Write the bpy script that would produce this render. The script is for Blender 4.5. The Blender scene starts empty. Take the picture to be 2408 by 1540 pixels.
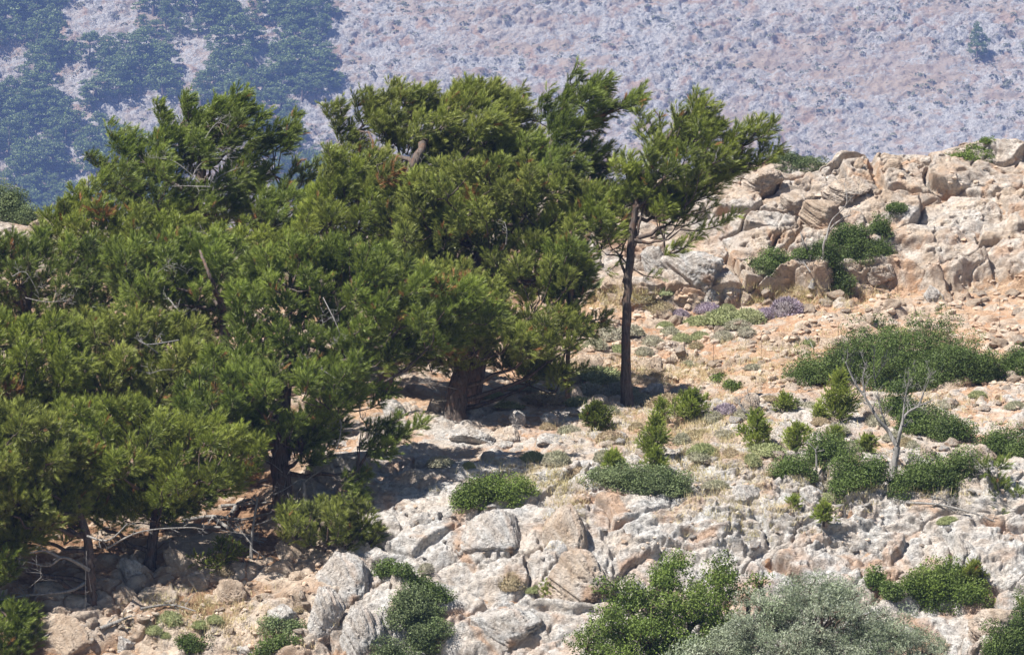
import bpy, math, time
import numpy as np
from mathutils import Vector, Matrix
T0 = time.time()
RNG = np.random.default_rng(7)
R = math.radians
scene = bpy.context.scene
COL = scene.collection

# ------------------------------------------------------------------ camera
HF = R(12.0); PITCH = R(4.0)
FPX = 1204.0 / math.tan(HF / 2)
cam_d = bpy.data.cameras.new('camera'); cam = bpy.data.objects.new('camera', cam_d)
COL.objects.link(cam); scene.camera = cam
cam_d.sensor_width = 36; cam_d.lens = 18 / math.tan(HF / 2)
cam_d.clip_start = 1; cam_d.clip_end = 9000
cam.rotation_euler = (R(90) - PITCH, 0, 0)
CF = np.array([0, math.cos(PITCH), -math.sin(PITCH)]); CU = np.array([0, math.sin(PITCH), math.cos(PITCH)])

def P(u, v, Y):
    """world point seen at (u,v) of the 2408x1540 frame, at distance Y"""
    u = np.asarray(u, float); v = np.asarray(v, float); Y = np.asarray(Y, float)
    a = (u - 1204) / FPX; b = (770 - v) / FPX
    dy = CF[1] + b * CU[1]; dz = CF[2] + b * CU[2]
    t = Y / dy
    return np.stack(np.broadcast_arrays(a * t, Y, dz * t), -1)
def px(Y): return Y / FPX          # metres per photo pixel at distance Y

# ------------------------------------------------------------------ noise
def _h(ix, iy, iz=0, s=0):
    h = (ix.astype(np.int64) * 374761393 + iy.astype(np.int64) * 668265263 + np.asarray(iz).astype(np.int64) * 2147483647 + s * 1274126177) & 0xFFFFFFFF
    h = ((h ^ (h >> 13)) * 1274126177) & 0xFFFFFFFF
    h = ((h ^ (h >> 16)) * 2246822519) & 0xFFFFFFFF
    h = h ^ (h >> 15)
    return (h & 0xFFFFFF).astype(np.float32) / np.float32(0xFFFFFF)
def vn(x, y, s=0):
    ix = np.floor(x); iy = np.floor(y); fx = (x - ix).astype(np.float32); fy = (y - iy).astype(np.float32)
    fx = fx * fx * fx * (fx * (fx * 6 - 15) + 10); fy = fy * fy * fy * (fy * (fy * 6 - 15) + 10)
    a = _h(ix, iy, 0, s); b = _h(ix + 1, iy, 0, s); c = _h(ix, iy + 1, 0, s); d = _h(ix + 1, iy + 1, 0, s)
    return (a + (b - a) * fx) * (1 - fy) + (c + (d - c) * fx) * fy
def fbm(x, y, n=4, s=0, g=0.5):
    t = 0; a = 1; w = 0
    for k in range(n):
        c, sn = math.cos(k * 1.3), math.sin(k * 1.3)
        t = t + a * vn((x * c - y * sn) * 2 ** k + 17.3 * k, (x * sn + y * c) * 2 ** k - 9.1 * k, s + k); w += a; a *= g
    return t / w
def ss(a, b, x):
    t = np.clip((x - a) / (b - a), 0, 1); return t * t * (3 - 2 * t)
def voro(x, y, s=0):
    """F1, F2, two random values of the nearest cell, offset to its point"""
    ix = np.floor(x); iy = np.floor(y)
    F1 = np.full(x.shape, 9., np.float32); F2 = F1.copy(); r1 = np.zeros_like(F1); r2 = r1.copy(); ox = r1.copy(); oy = r1.copy()
    for dx in (-1, 0, 1):
        for dy in (-1, 0, 1):
            cx = ix + dx; cy = iy + dy
            qx = (cx + 0.1 + 0.8 * _h(cx, cy, 1, s) - x).astype(np.float32); qy = (cy + 0.1 + 0.8 * _h(cx, cy, 2, s) - y).astype(np.float32)
            d = np.sqrt(qx * qx + qy * qy)
            m = d < F1
            F2 = np.where(m, F1, np.minimum(F2, d)); F1 = np.where(m, d, F1)
            r1 = np.where(m, _h(cx, cy, 3, s), r1); r2 = np.where(m, _h(cx, cy, 4, s), r2)
            ox = np.where(m, -qx, ox); oy = np.where(m, -qy, oy)
    return F1, F2, r1, r2, ox, oy

# ------------------------------------------------------------------ object helpers
def tag(o, label=None, cat=None, group=None, kind=None):
    if label: o['label'] = label
    if cat: o['category'] = cat
    if group: o['group'] = group
    if kind: o['kind'] = kind
    return o
def empty(name, loc, label=None, cat=None, group=None):
    o = bpy.data.objects.new(name, None); COL.objects.link(o); o.location = loc; o.empty_display_size = .2
    return tag(o, label, cat, group)
def mesh_obj(name, verts, faces, mat, parent=None, attrs=None, smooth=True):
    """faces: (n,3) or (n,4) int array; verts in world space (moved to the parent's frame)"""
    me = bpy.data.meshes.new(name)
    verts = np.ascontiguousarray(verts, np.float32)
    if parent is not None:
        verts = verts - np.array(parent.location, np.float32)
    faces = np.ascontiguousarray(faces, np.int32)
    n, k = faces.shape
    me.vertices.add(len(verts)); me.vertices.foreach_set('co', verts.ravel())
    me.loops.add(n * k); me.loops.foreach_set('vertex_index', faces.ravel())
    me.polygons.add(n); me.polygons.foreach_set('loop_start', np.arange(0, n * k, k, dtype=np.int32))
    me.polygons.foreach_set('use_smooth', np.full(n, smooth))
    me.update(calc_edges=True)
    for an, av in (attrs or {}).items():
        at = me.attributes.new(an, 'FLOAT', 'POINT'); at.data.foreach_set('value', np.ascontiguousarray(av, np.float32))
    me.materials.append(mat)
    o = bpy.data.objects.new(name, me); COL.objects.link(o)
    if parent is not None: o.parent = parent
    return o
class Acc:
    """collects vertices / faces of one kind"""
    def __init__(s): s.v = []; s.f = []; s.a = []; s.n = 0
    def add(s, v, f, a=0.5):
        if len(v) == 0: return
        s.v.append(v); s.f.append(np.asarray(f) + s.n); s.a.append(np.broadcast_to(np.asarray(a, np.float32), (len(v),))); s.n += len(v)
    def build(s, name, mat, parent=None, smooth=True):
        if not s.v: return None
        return mesh_obj(name, np.concatenate(s.v), np.concatenate(s.f), mat, parent, {'tint': np.concatenate(s.a)}, smooth)
def nrm(a): return a / np.maximum(np.linalg.norm(a, axis=-1, keepdims=True), 1e-9)

# ------------------------------------------------------------------ materials
def new_mat(name):
    m = bpy.data.materials.new(name); m.use_nodes = True; nt = m.node_tree; nt.nodes.clear()
    return m, nt, nt.nodes, nt.links
def node(nt, t, **kw):
    n = nt.nodes.new(t)
    for k, v in kw.items():
        if k.startswith('i_'): n.inputs[k[2:]].default_value = v
        else: setattr(n, k, v)
    return n
def ramp(nt, fac, stops):
    n = nt.nodes.new('ShaderNodeValToRGB'); e = n.color_ramp.elements
    while len(e) < len(stops): e.new(.5)
    for k, (p, c) in enumerate(stops):
        e[k].position = p; e[k].color = (c, c, c, 1) if isinstance(c, (int, float)) else (*c, 1)
    nt.links.new(fac, n.inputs[0]); return n.outputs[0]
def mixc(nt, f, a, b, bt='MIX'):
    n = nt.nodes.new('ShaderNodeMix'); n.data_type = 'RGBA'; n.blend_type = bt
    for s, x in ((0, f), (6, a), (7, b)):
        if isinstance(x, (int, float)): n.inputs[s].default_value = x if s == 0 else (x, x, x, 1)
        elif isinstance(x, tuple): n.inputs[s].default_value = (*x, 1)
        else: nt.links.new(x, n.inputs[s])
    return n.outputs[2]
def math_n(nt, op, a, b=0.5, clamp=False):
    n = nt.nodes.new('ShaderNodeMath'); n.operation = op; n.use_clamp = clamp
    for s, x in ((0, a), (1, b)):
        if isinstance(x, (int, float)): n.inputs[s].default_value = x
        else: nt.links.new(x, n.inputs[s])
    return n.outputs[0]
def noise(nt, co, scale, det=6, rough=.6, dist=0):
    n = node(nt, 'ShaderNodeTexNoise'); n.inputs['Scale'].default_value = scale; n.inputs['Detail'].default_value = det
    n.inputs['Roughness'].default_value = rough; n.inputs['Distortion'].default_value = dist
    nt.links.new(co, n.inputs['Vector']); return n.outputs['Fac']
def mapping(nt, co, sc=(1, 1, 1), rot=(0, 0, 0)):
    n = node(nt, 'ShaderNodeMapping'); n.inputs['Scale'].default_value = sc; n.inputs['Rotation'].default_value = rot
    nt.links.new(co, n.inputs['Vector']); return n.outputs[0]
def attr(nt, name):
    n = nt.nodes.new('ShaderNodeAttribute'); n.attribute_name = name; return n.outputs['Fac']

def rock_mat(name, k=1.0, terrain=True, far=False, cream=.5, bump=.10, mul=1., s1=(.44, .235, .125), s2=(.62, .41, .27)):
    """limestone: cream, grey and pinkish patches, pits, cracks; soil and litter by attribute on terrain"""
    m, nt, N, L = new_mat(name)
    geo = node(nt, 'ShaderNodeNewGeometry'); tc = node(nt, 'ShaderNodeTexCoord')
    co = geo.outputs['Position'] if terrain else tc.outputs['Object']
    big = noise(nt, co, .45 * k, 4, .55); mid = noise(nt, co, 1.7 * k, 6, .65, .6); fine = noise(nt, co, 9 * k, 8, .75)
    spk = noise(nt, mapping(nt, co, (1, 1, 1.6)), 26 * k, 5, .7)
    base = mixc(nt, ramp(nt, mid, [(.35, 0.), (.62, 1.)]), (.43, .325, .24), (.69, .57, .45))
    if terrain: g = attr(nt, 'grey')
    else:
        g = node(nt, 'ShaderNodeValue').outputs[0]; g.default_value = 1 - cream
    gmask = math_n(nt, 'ADD', g, math_n(nt, 'SUBTRACT', ramp(nt, noise(nt, co, 1.1 * k, 5, .6, .8), [(.3, 0.), (.7, 1.)]), .5), True)
    greyc = mixc(nt, ramp(nt, fine, [(.38, 0.), (.6, 1.)]), (.38, .37, .355), (.76, .735, .70))
    c = mixc(nt, gmask, base, greyc)
    c = mixc(nt, ramp(nt, fine, [(.32, .6), (.47, 0.)]), c, (.28, .255, .235))       # lichen and weathering specks
    c = mixc(nt, ramp(nt, spk, [(.60, 0.), (.74, .6)]), c, (.72, .68, .62))
    c = mixc(nt, ramp(nt, spk, [(.28, .8), (.40, 0.)]), c, (.15, .135, .12))
    c = mixc(nt, ramp(nt, noise(nt, co, .8 * k, 3, .5, 1.), [(.52, 0.), (.66, .7)]), c, (.52, .325, .20))
    if terrain:
        soil = attr(nt, 'soil')
        sm = ramp(nt, math_n(nt, 'ADD', soil, math_n(nt, 'MULTIPLY', math_n(nt, 'SUBTRACT', fine, .5), .8)), [(.42, 0.), (.62, 1.)])
        sc = mixc(nt, ramp(nt, mid, [(.35, 0.), (.65, 1.)]), s1, s2)
        sc = mixc(nt, ramp(nt, spk, [(.5, 0.), (.62, .7)]), sc, (.66, .56, .46))
        sc = mixc(nt, ramp(nt, big, [(.4, 0.), (.62, .5)]), sc, (.60, .46, .32))
        c = mixc(nt, sm, c, sc)
        lit = attr(nt, 'litter')
        lm = ramp(nt, math_n(nt, 'ADD', lit, math_n(nt, 'MULTIPLY', math_n(nt, 'SUBTRACT', fine, .5), .8)), [(.45, 0.), (.65, 1.)])
        lc = mixc(nt, ramp(nt, fine, [(.4, 0.), (.62, 1.)]), (.24, .135, .08), (.50, .33, .21))
        c = mixc(nt, lm, c, lc)
    if mul != 1.: c = mixc(nt, 1.0, c, (mul, mul, mul * 1.02), 'MULTIPLY')
    hgt = math_n(nt, 'ADD', math_n(nt, 'MULTIPLY', fine, 1.0), math_n(nt, 'ADD', math_n(nt, 'MULTIPLY', mid, 1.6), math_n(nt, 'MULTIPLY', spk, .45)))
    vo = node(nt, 'ShaderNodeTexVoronoi', feature='DISTANCE_TO_EDGE'); vo.inputs['Scale'].default_value = 3.2 * k
    wv = node(nt, 'ShaderNodeVectorMath', operation='ADD'); L.new(co, wv.inputs[0])
    nn = node(nt, 'ShaderNodeTexNoise'); nn.inputs['Scale'].default_value = 3 * k; L.new(co, nn.inputs['Vector'])
    L.new(nn.outputs['Color'], wv.inputs[1]); L.new(wv.outputs[0], vo.inputs['Vector'])
    crk = ramp(nt, vo.outputs['Distance'], [(0., 0.), (.045, 1.)])
    hgt = math_n(nt, 'ADD', hgt, math_n(nt, 'MULTIPLY', crk, .22))
    bp = node(nt, 'ShaderNodeBump'); bp.inputs['Strength'].default_value = 1.; bp.inputs['Distance'].default_value = bump / k
    L.new(hgt, bp.inputs['Height'])
    bs = node(nt, 'ShaderNodeBsdfDiffuse'); bs.inputs['Roughness'].default_value = 0.6
    L.new(c, bs.inputs['Color']); L.new(bp.outputs[0], bs.inputs['Normal'])
    out = node(nt, 'ShaderNodeOutputMaterial'); L.new(bs.outputs[0], out.inputs[0])
    return m

def leaf_mat(name, dark, light, trans=.25, gloss=.25, rough=.45, dead=None):
    m, nt, N, L = new_mat(name)
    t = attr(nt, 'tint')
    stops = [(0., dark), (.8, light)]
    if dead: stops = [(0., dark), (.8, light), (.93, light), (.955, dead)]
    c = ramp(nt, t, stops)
    geo = node(nt, 'ShaderNodeNewGeometry')
    c2 = mixc(nt, ramp(nt, noise(nt, geo.outputs['Position'], 1.3, 3, .6), [(.35, 0.), (.65, 1.)]), c, mixc(nt, 1.0, c, (.78, .85, .7), 'MULTIPLY'))
    d = node(nt, 'ShaderNodeBsdfDiffuse'); tr = node(nt, 'ShaderNodeBsdfTranslucent'); g = node(nt, 'ShaderNodeBsdfGlossy'); g.inputs['Roughness'].default_value = rough
    for x in (d, tr): L.new(c2, x.inputs['Color'])
    g.inputs['Color'].default_value = (.9, .9, .85, 1)
    m1 = node(nt, 'ShaderNodeMixShader'); m1.inputs[0].default_value = trans; L.new(d.outputs[0], m1.inputs[1]); L.new(tr.outputs[0], m1.inputs[2])
    fr = node(nt, 'ShaderNodeFresnel'); fr.inputs[0].default_value = 1.4
    m2 = node(nt, 'ShaderNodeMixShader'); L.new(math_n(nt, 'MULTIPLY', fr.outputs[0], gloss, True), m2.inputs[0]); L.new(m1.outputs[0], m2.inputs[1]); L.new(g.outputs[0], m2.inputs[2])
    out = node(nt, 'ShaderNodeOutputMaterial'); L.new(m2.outputs[0], out.inputs[0])
    return m
def bark_mat(name, a, b, sc=1.0, streak=None):
    m, nt, N, L = new_mat(name)
    geo = node(nt, 'ShaderNodeNewGeometry'); co = geo.outputs['Position']
    n1 = noise(nt, mapping(nt, co, (1, 1, .18)), 22 * sc, 6, .7, .5); n2 = noise(nt, co, 5 * sc, 4, .6)
    c = mixc(nt, ramp(nt, n1, [(.35, 0.), (.65, 1.)]), a, b)
    if streak: c = mixc(nt, ramp(nt, n2, [(.5, 0.), (.66, .8)]), c, streak)
    bp = node(nt, 'ShaderNodeBump'); bp.inputs['Distance'].default_value = .04; bp.inputs['Strength'].default_value = 1; L.new(n1, bp.inputs['Height'])
    bs = node(nt, 'ShaderNodeBsdfDiffuse'); L.new(c, bs.inputs['Color']); L.new(bp.outputs[0], bs.inputs['Normal'])
    out = node(nt, 'ShaderNodeOutputMaterial'); L.new(bs.outputs[0], out.inputs[0]); return m
# ------------------------------------------------------------------ world, sun, haze
SUN = nrm(np.array([-0.60, -0.42, 1.06]))
w = bpy.data.worlds.new('World'); scene.world = w; w.use_nodes = True
nt = w.node_tree; bg = nt.nodes['Background']; sky = nt.nodes.new('ShaderNodeTexSky')
sky.sky_type = 'NISHITA'; sky.sun_disc = False
sky.sun_elevation = math.asin(SUN[2]); sky.sun_rotation = math.atan2(SUN[0], SUN[1])
sky.altitude = 300; sky.air_density = 1.0; sky.dust_density = 0.6; sky.ozone_density = 1.2
nt.links.new(sky.outputs[0], bg.inputs[0]); bg.inputs[1].default_value = 0.046
sd = bpy.data.lights.new('sun', 'SUN'); sd.energy = 5.0; sd.angle = R(.53); sd.color = (1., .955, .89)
so = bpy.data.objects.new('sun', sd); COL.objects.link(so); so.location = (0, 0, 60)
so.rotation_euler = Vector(SUN).to_track_quat('Z', 'Y').to_euler()
scene.view_settings.view_transform = 'Standard'; scene.view_settings.look = 'None'
scene.view_settings.exposure = 0.88; scene.view_settings.gamma = 1
scene.cycles.max_bounces = 4; scene.cycles.diffuse_bounces = 3; scene.cycles.glossy_bounces = 1
scene.cycles.transmission_bounces = 2; scene.cycles.volume_bounces = 0; scene.cycles.transparent_max_bounces = 4

M_GROUND = rock_mat('limestone_hillside')
M_MOUNT = rock_mat('limestone_mountainside', k=.42 / 3, bump=.12, mul=.76, s1=(.40, .30, .235), s2=(.54, .47, .41))
M_ROCK = rock_mat('loose_limestone', terrain=False, cream=.75)
M_ROCKG = rock_mat('weathered_grey_limestone', terrain=False, cream=.15)
M_ROCKO = rock_mat('tan_limestone', terrain=False, cream=1.2)

# ------------------------------------------------------------------ the rocky hillside
UC = np.array([-400, 0, 400, 800, 1200, 1600, 2000, 2408, 2900.])
YK = np.array([104, 108.5, 110.5, 112.5, 115.5, 118.5, 121.5, 124, 129, 134, 138, 141, 144.])
VT = np.array([
 [1900,1590,1440,1330,1200,1080, 960,880,750,640,580,540,515],
 [1900,1590,1430,1310,1190,1080, 970,890,770,660,600,560,525],
 [1850,1570,1430,1310,1200,1090, 990,920,820,720,660,610,580],
 [1850,1580,1400,1260,1140,1040, 970,930,860,780,720,660,600],
 [1850,1570,1380,1230,1100,1010, 925,940,850,750,690,590,500],
 [1800,1560,1380,1210,1100,1010, 918,975,900,785,690,560,440],
 [1800,1550,1370,1220,1100,1000, 925,930,850,750,685,540,398],
 [1800,1540,1360,1210,1090,1000, 915,860,790,735,680,520,372],
 [1800,1540,1350,1200,1080, 990, 900,850,780,720,650,480,330.]])
def zprof(u, Y):
    """height of the smooth base hill along camera column u at distance Y"""
    v = np.zeros(np.broadcast(u, Y).shape)
    return v
def base_grid(us, Ys):
    # v at (u,Y): interpolate in u then in Y, as heights
    Vk = np.stack([np.interp(us, UC, VT[:, k]) for k in range(len(YK))], 1)      # (nu, nk)
    Zk = P(us[:, None], Vk, YK[None, :])[..., 2]
    ka = np.concatenate([[20, 70, 96], YK, [149, 165, 200, 330]])
    zc = Zk[:, :1]; ze = Zk[:, -1:]
    Za = np.concatenate([zc - 45, zc - 20, zc - 4.5, Zk, ze - .8, ze - 6, ze - 22, np.full_like(ze, -75)], 1)
    return np.stack([np.interp(Ys, ka, Za[i]) for i in range(len(us))], 0)       # (nu, ny)
us = np.concatenate([np.linspace(-1500, -160, 60)[:-1], np.linspace(-160, 2570, 1330), np.linspace(2570, 3900, 60)[1:]])
Ys = np.concatenate([np.linspace(30, 105, 60)[:-1], np.arange(105, 150, .036), np.linspace(150, 330, 80)[1:]])
Z = base_grid(us, Ys)
def blur(a, w, ax):
    k = np.hanning(w + 2)[1:-1]; k /= k.sum()
    pad = [(0, 0), (0, 0)]; pad[ax] = (w // 2, w - 1 - w // 2)
    b = np.pad(a, pad, mode='edge'); c = np.cumsum(np.zeros(1))
    out = np.zeros_like(a)
    for i in range(w):
        sl = [slice(None), slice(None)]; sl[ax] = slice(i, i + a.shape[ax]); out += k[i] * b[tuple(sl)]
    return out
Z = blur(Z, 41, 1); Z = blur(Z, 121, 0)
U2 = np.repeat(us[:, None], len(Ys), 1); Y2 = np.repeat(Ys[None], len(us), 0)
X2 = (U2 - 1204) / FPX * Y2 * (1 / CF[1])
def vproj(Y, z):
    fy = Y * CF[1] + z * CF[2]; fz = Y * CU[1] + z * CU[2]; return 770 - fz / fy * FPX
V2 = vproj(Y2, Z)
W2 = .75 * Y2 + Z
def zone(cu, cv, ru, rv): return np.exp(-(((U2 - cu) / ru) ** 2 + ((V2 - cv) / rv) ** 2))
# zone controls
z_wall = ss(0, 1, (Y2 - 137.2 + 5 * (fbm(X2 * .22, Y2 * .1, 3, 15) - .5)) / 1.2)                                            # rock wall under the ridge
z_back = ss(0, 1, (Y2 - 122.3 + 5 * (fbm(X2 * .3, Y2 * .1, 3, 16) - .5)) / 2) * (1 - z_wall)                                 # orange stony slope behind the crest
z_front = 1 - ss(0, 1, (V2 - 1120) / -90)                                        # outcrop below
z_shelf = (1 - z_front) * (1 - z_back) * (1 - z_wall)
z_left = ss(900, 560, U2 + 420 * (fbm(X2 * .6, W2 * .6, 4, 17) - .5)) * (1 - z_back) * (1 - z_wall)
n_rock = fbm(X2 * .35 + 3, W2 * .35, 4, 11)
rocky = np.clip(.45 + (n_rock - .5) * 2.4, 0, 1)
rocky = rocky * (1 - z_left * .35); rocky = rocky * (1 - z_back * .48) + z_wall * .8 + z_front * .55 * (1 - z_left)
rocky = np.clip(rocky, 0, 1).astype(np.float32)
wx = (fbm(X2 * 1.1, W2 * 1.1, 4, 21) - .5); wy = (fbm(X2 * 1.1 + 40, W2 * 1.1 + 9, 4, 31) - .5)
tilt = np.where(z_wall > .5, .45, .12)                                            # strata dip
def blocks(s, ax, amp, seed, warp, sharp=.16, slope=.5, dome=.3, ang=0.):
    c, sn = math.cos(ang), math.sin(ang)
    f_ = .9 / s
    a = X2 + (fbm(X2 * f_ + seed, W2 * f_, 2, seed + 500) - .5) * warp + wx * warp * .12; b = W2 + (fbm(X2 * f_, W2 * f_ + seed, 2, seed + 600) - .5) * warp + wy * warp * .12
    q = (a * c - b * sn) / (s * ax); r = (a * sn + b * c) / s
    F1, F2, r1, r2, ox, oy = voro(q, r, seed)
    e = ss(0.02, sharp, F2 - F1)
    h = .35 + .65 * r1 + slope * ((r2 - .5) * ox * 2 + (.25 + .5 * _h(np.floor(r2 * 1e5), np.floor(r1 * 1e5))) * oy) + dome * (1 - F1 * F1 * 1.5)
    return amp * e * h, F2 - F1, r1, F1
pm = ss(.42, .62, fbm(X2 * .5 + 9, W2 * .5, 3, 101))                                # where the medium blocks show
pq = ss(.40, .66, fbm(X2 * .9 + 3, W2 * .9, 3, 103))
hL, eL, rL, fL = blocks(1.7, 1.6, .46, 5, 1.5, .06, 1.2, .30, -.35)
hG, eG, rG, fG = blocks(3.8, 1.6, .8, 55, 3.0, .05, .9, .15, -.3)
hM, eM, rM, fM = blocks(.75, 1.7, .13, 6, .7, .08, 1.2, .30, -.2)
hS, eS, rS, fS = blocks(.27, 1.4, .045, 8, .35, .25, .8, .6, .1)
hX, eX, rX, fX = blocks(.12, 1.2, .016, 12, .15, .3, .6, .8, .3)
# thin-bedded ledges
st = (W2 * 1.0 + X2 * .06 + wy * .8) / .26
stf = st - np.floor(st); led = ss(0, .3, stf) * (1 - ss(.7, 1, stf)) * _h(np.floor(st), np.floor((X2 + wx * 3) / 1.7), 0, 77)
z_led = np.clip(zone(1750, 1235, 480, 95) + zone(2150, 1200, 260, 60) * .6, 0, 1)
rough = (fbm(X2 * 1.6, W2 * 2.0, 6, 41, .5) - .5)
rid = 1 - np.abs(2 * fbm(X2 * .7 + 7, W2 * 1.3, 4, 51, .42) - 1)
crk2 = np.exp(-((fbm(X2 * .7 + 31, W2 * 1.1, 4, 141, .5) - .5) / .010) ** 2); crk3 = np.exp(-((fbm(X2 * 1.6 + 11, W2 * 2.8 + 4, 4, 143, .5) - .5) / .012) ** 2) * pm; pit = ss(.62, .72, fbm(X2 * 4.5, W2 * 6, 3, 151, .5))
smooth_z = np.clip(zone(1360, 1330, 110, 95), 0, 1)                               # the smooth white slab
big = np.clip(z_wall * 1.0 + z_front * (1 - z_left * .5) + .25, 0, 1)
H = (hG * .6 + hL) * rocky * big * (.8 + .35 * z_wall) + hM * (.15 + .85 * pm) * (1 + .1 * z_wall + .9 * z_back) * (rocky * .85 + .15) * (1 - .8 * smooth_z) + hS * (.1 + .9 * pq) * (1 - .78 * rocky) * (1 - .85 * smooth_z) + hX * (1 - .85 * rocky)
H = H + led * .26 * z_led + rough * .20 * (.5 + .5 * rocky) + rid * .16 * rocky - .26 * crk2 * rocky - .13 * crk3 * rocky - .06 * pit * rocky + (fbm(X2 * .25, W2 * .25, 2, 61) - .5) * .5
stS = np.sqrt(np.clip(1 - (fS / .42) ** 2, 0, 1)) * (rS > .50) * .08 * (1 - rocky) * (.3 + .7 * pq)
stM = np.sqrt(np.clip(1 - (fM / .33) ** 2, 0, 1)) * (rM > .66) * .20 * (1 - rocky)
H = H + stS + stM
H = blur(blur(H, 3, 0), 2, 1)
fade = ss(104, 107, Y2) * ss(175, 148, Y2)
H = (H - .40) * fade
steep = blur(blur(z_wall, 41, 1), 41, 0) * .40 + z_front * .30
Yd = Y2 - H * (.35 + steep); Zd = Z + H * (.85 - .55 * steep)
verts = np.stack([X2, Yd, Zd], -1).reshape(-1, 3).astype(np.float32)
nu, ny = U2.shape
idx = np.arange(nu * ny, dtype=np.int32).reshape(nu, ny)
F = np.stack([idx[:-1, :-1], idx[1:, :-1], idx[1:, 1:], idx[:-1, 1:]], -1).reshape(-1, 4)
lowsoil = ss(.45, .10, hM / .15) * .30 * pm + (ss(.12, .0, eL) + ss(.05, 0, eG)) * .6 * rocky
soil = (1 - rocky) * .85 + lowsoil * (1 - smooth_z) + z_back * .10 - (stS > .015) * .55 - (stM > .02) * .7 - .26 * z_front - .20 * z_shelf - .05 * z_wall - hS * 3
soil = np.clip(soil + (fbm(X2 * 1.5, W2 * 1.5, 4, 71) - .5) * .8, 0, 1)
litter = np.clip(z_left * .14 + (z_left + zone(1100, 1000, 260, 50) * .8) * (.95 - rocky * .75 - hM * 2.2 + (fbm(X2 * .8, W2 * .8, 4, 18) - .5) * .9) - (stS > .02) * .5, 0, 1)
grey = np.clip(.22 + .52 * z_front * ss(700, 900, U2) + .30 * z_shelf - .35 * z_left - .25 * z_back + .1 * z_wall + zone(1360, 1330, 150, 120) * .0, 0, 1)
hill = mesh_obj('hillside', verts, F, M_GROUND, None, {'soil': soil.ravel(), 'litter': litter.ravel(), 'grey': grey.ravel()})
tag(hill, 'rocky limestone hillside with orange soil in its hollows', kind='structure')
print('hillside', time.time() - T0)
bpy.context.view_layer.update()
def ground(x, y):
    ok, p, n, i = hill.ray_cast(Vector((float(x), float(y), 50)), Vector((0, 0, -1)))
    return float(p.z) if ok else -15.
def hit(u, v):
    d = P(u, v, 1.0); d = Vector([float(a) for a in d]).normalized()
    ok, p, n, i = hill.ray_cast(Vector((0, 0, 0)) + d * 40, d)
    if ok and p.y < 200: return np.array(p), np.array(n)
    return P(u, v, 143.), np.array([0, -.3, .9])

# ------------------------------------------------------------------ the mountainside behind
mx = np.arange(-95, 95, .17); mx = np.concatenate([np.linspace(-400, -96, 60), mx, np.linspace(96, 400, 60)])
my = np.concatenate([np.linspace(250, 588, 60), np.arange(590, 662, .15), np.linspace(663, 1100, 80)])
MX = np.repeat(mx[:, None], len(my), 1); MY = np.repeat(my[None], len(mx), 0)
kz = np.array([[250, -85], [400, -80], [560, -58], [600, -27.5], [640, -2.2], [662, 14], [700, 38], [740, 50], [1100, 40]])
def mbase(X, Y): return np.interp(Y, kz[:, 0], kz[:, 1]) + 3.0 * (fbm(X * .03 + 5, Y * .03, 3, 81) - .5) + X * .02
MZ = mbase(MX, MY); MW = MY * .8 + MZ
X2, W2 = MX, MW
wx = fbm(X2 * .4, W2 * .4, 4, 121) - .5; wy = fbm(X2 * .4 + 40, W2 * .4 + 9, 4, 131) - .5
mr = np.clip(.55 + (fbm(X2 * .12 + X2 * 0, W2 * .10, 5, 83, .6) - .5) * 2.6, 0, 1)
h1, e1, r1, f1 = blocks(2.3, 1.2, .40, 85, 2.5, .3, .9, .5, .6)
h2, e2, r2, f2 = blocks(.50, 1.3, .18, 86, .9, .35, .9, .7, .4)
h3, e3, r3, f3 = blocks(.34, 1.2, .11, 87, .4, .4, .8, .8, .2)
MH = h1 * mr * ss(.45, .8, mr) + h2 * (.15 + .85 * mr) + h3 * (.45 + .55 * mr) + (fbm(X2 * .7, W2 * .7, 5, 91, .6) - .5) * 1.3
MH = MH * ss(588, 592, MY) * ss(700, 661, MY)
FAR = 3.0                                                                        # the mountain stands some 1.8 km off
mv = np.stack([MX, MY - MH * .6, MZ + MH * .75], -1).reshape(-1, 3) * FAR
nu, ny = MX.shape; idx = np.arange(nu * ny, dtype=np.int32).reshape(nu, ny)
F = np.stack([idx[:-1, :-1], idx[1:, :-1], idx[1:, 1:], idx[:-1, 1:]], -1).reshape(-1, 4)
ms = np.clip(ss(.42, .68, fbm(MX * .05 + MY * .03, MW * .22, 4, 97, .6)) * .55 - .2 + (1 - mr) * .5 + ss(.3, .0, h2 / .18) * .3 - h3 * 1.5 + (fbm(X2 * .3, W2 * .6, 5, 93, .65) - .5) * 1.1 + ss(20, -15, MX) * .12, 0, 1)
mg = np.clip(.95 + (fbm(X2 * .06, W2 * .06, 3, 95) - .5) * 1.2, 0, 1)
mount = mesh_obj('mountainside', mv, F, M_MOUNT, None, {'soil': ms.ravel(), 'litter': np.zeros(ms.size), 'grey': mg.ravel()})
tag(mount, 'steep mountainside of broken grey limestone in haze', kind='structure')
bpy.context.view_layer.update()
def mhit(u, v):
    d = Vector([float(a) for a in P(u, v, 1.0)]).normalized()
    ok, p, n, i = mount.ray_cast(d * 240 * FAR, d)
    return np.array(p) if ok else P(u, v, 640. * FAR)
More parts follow.
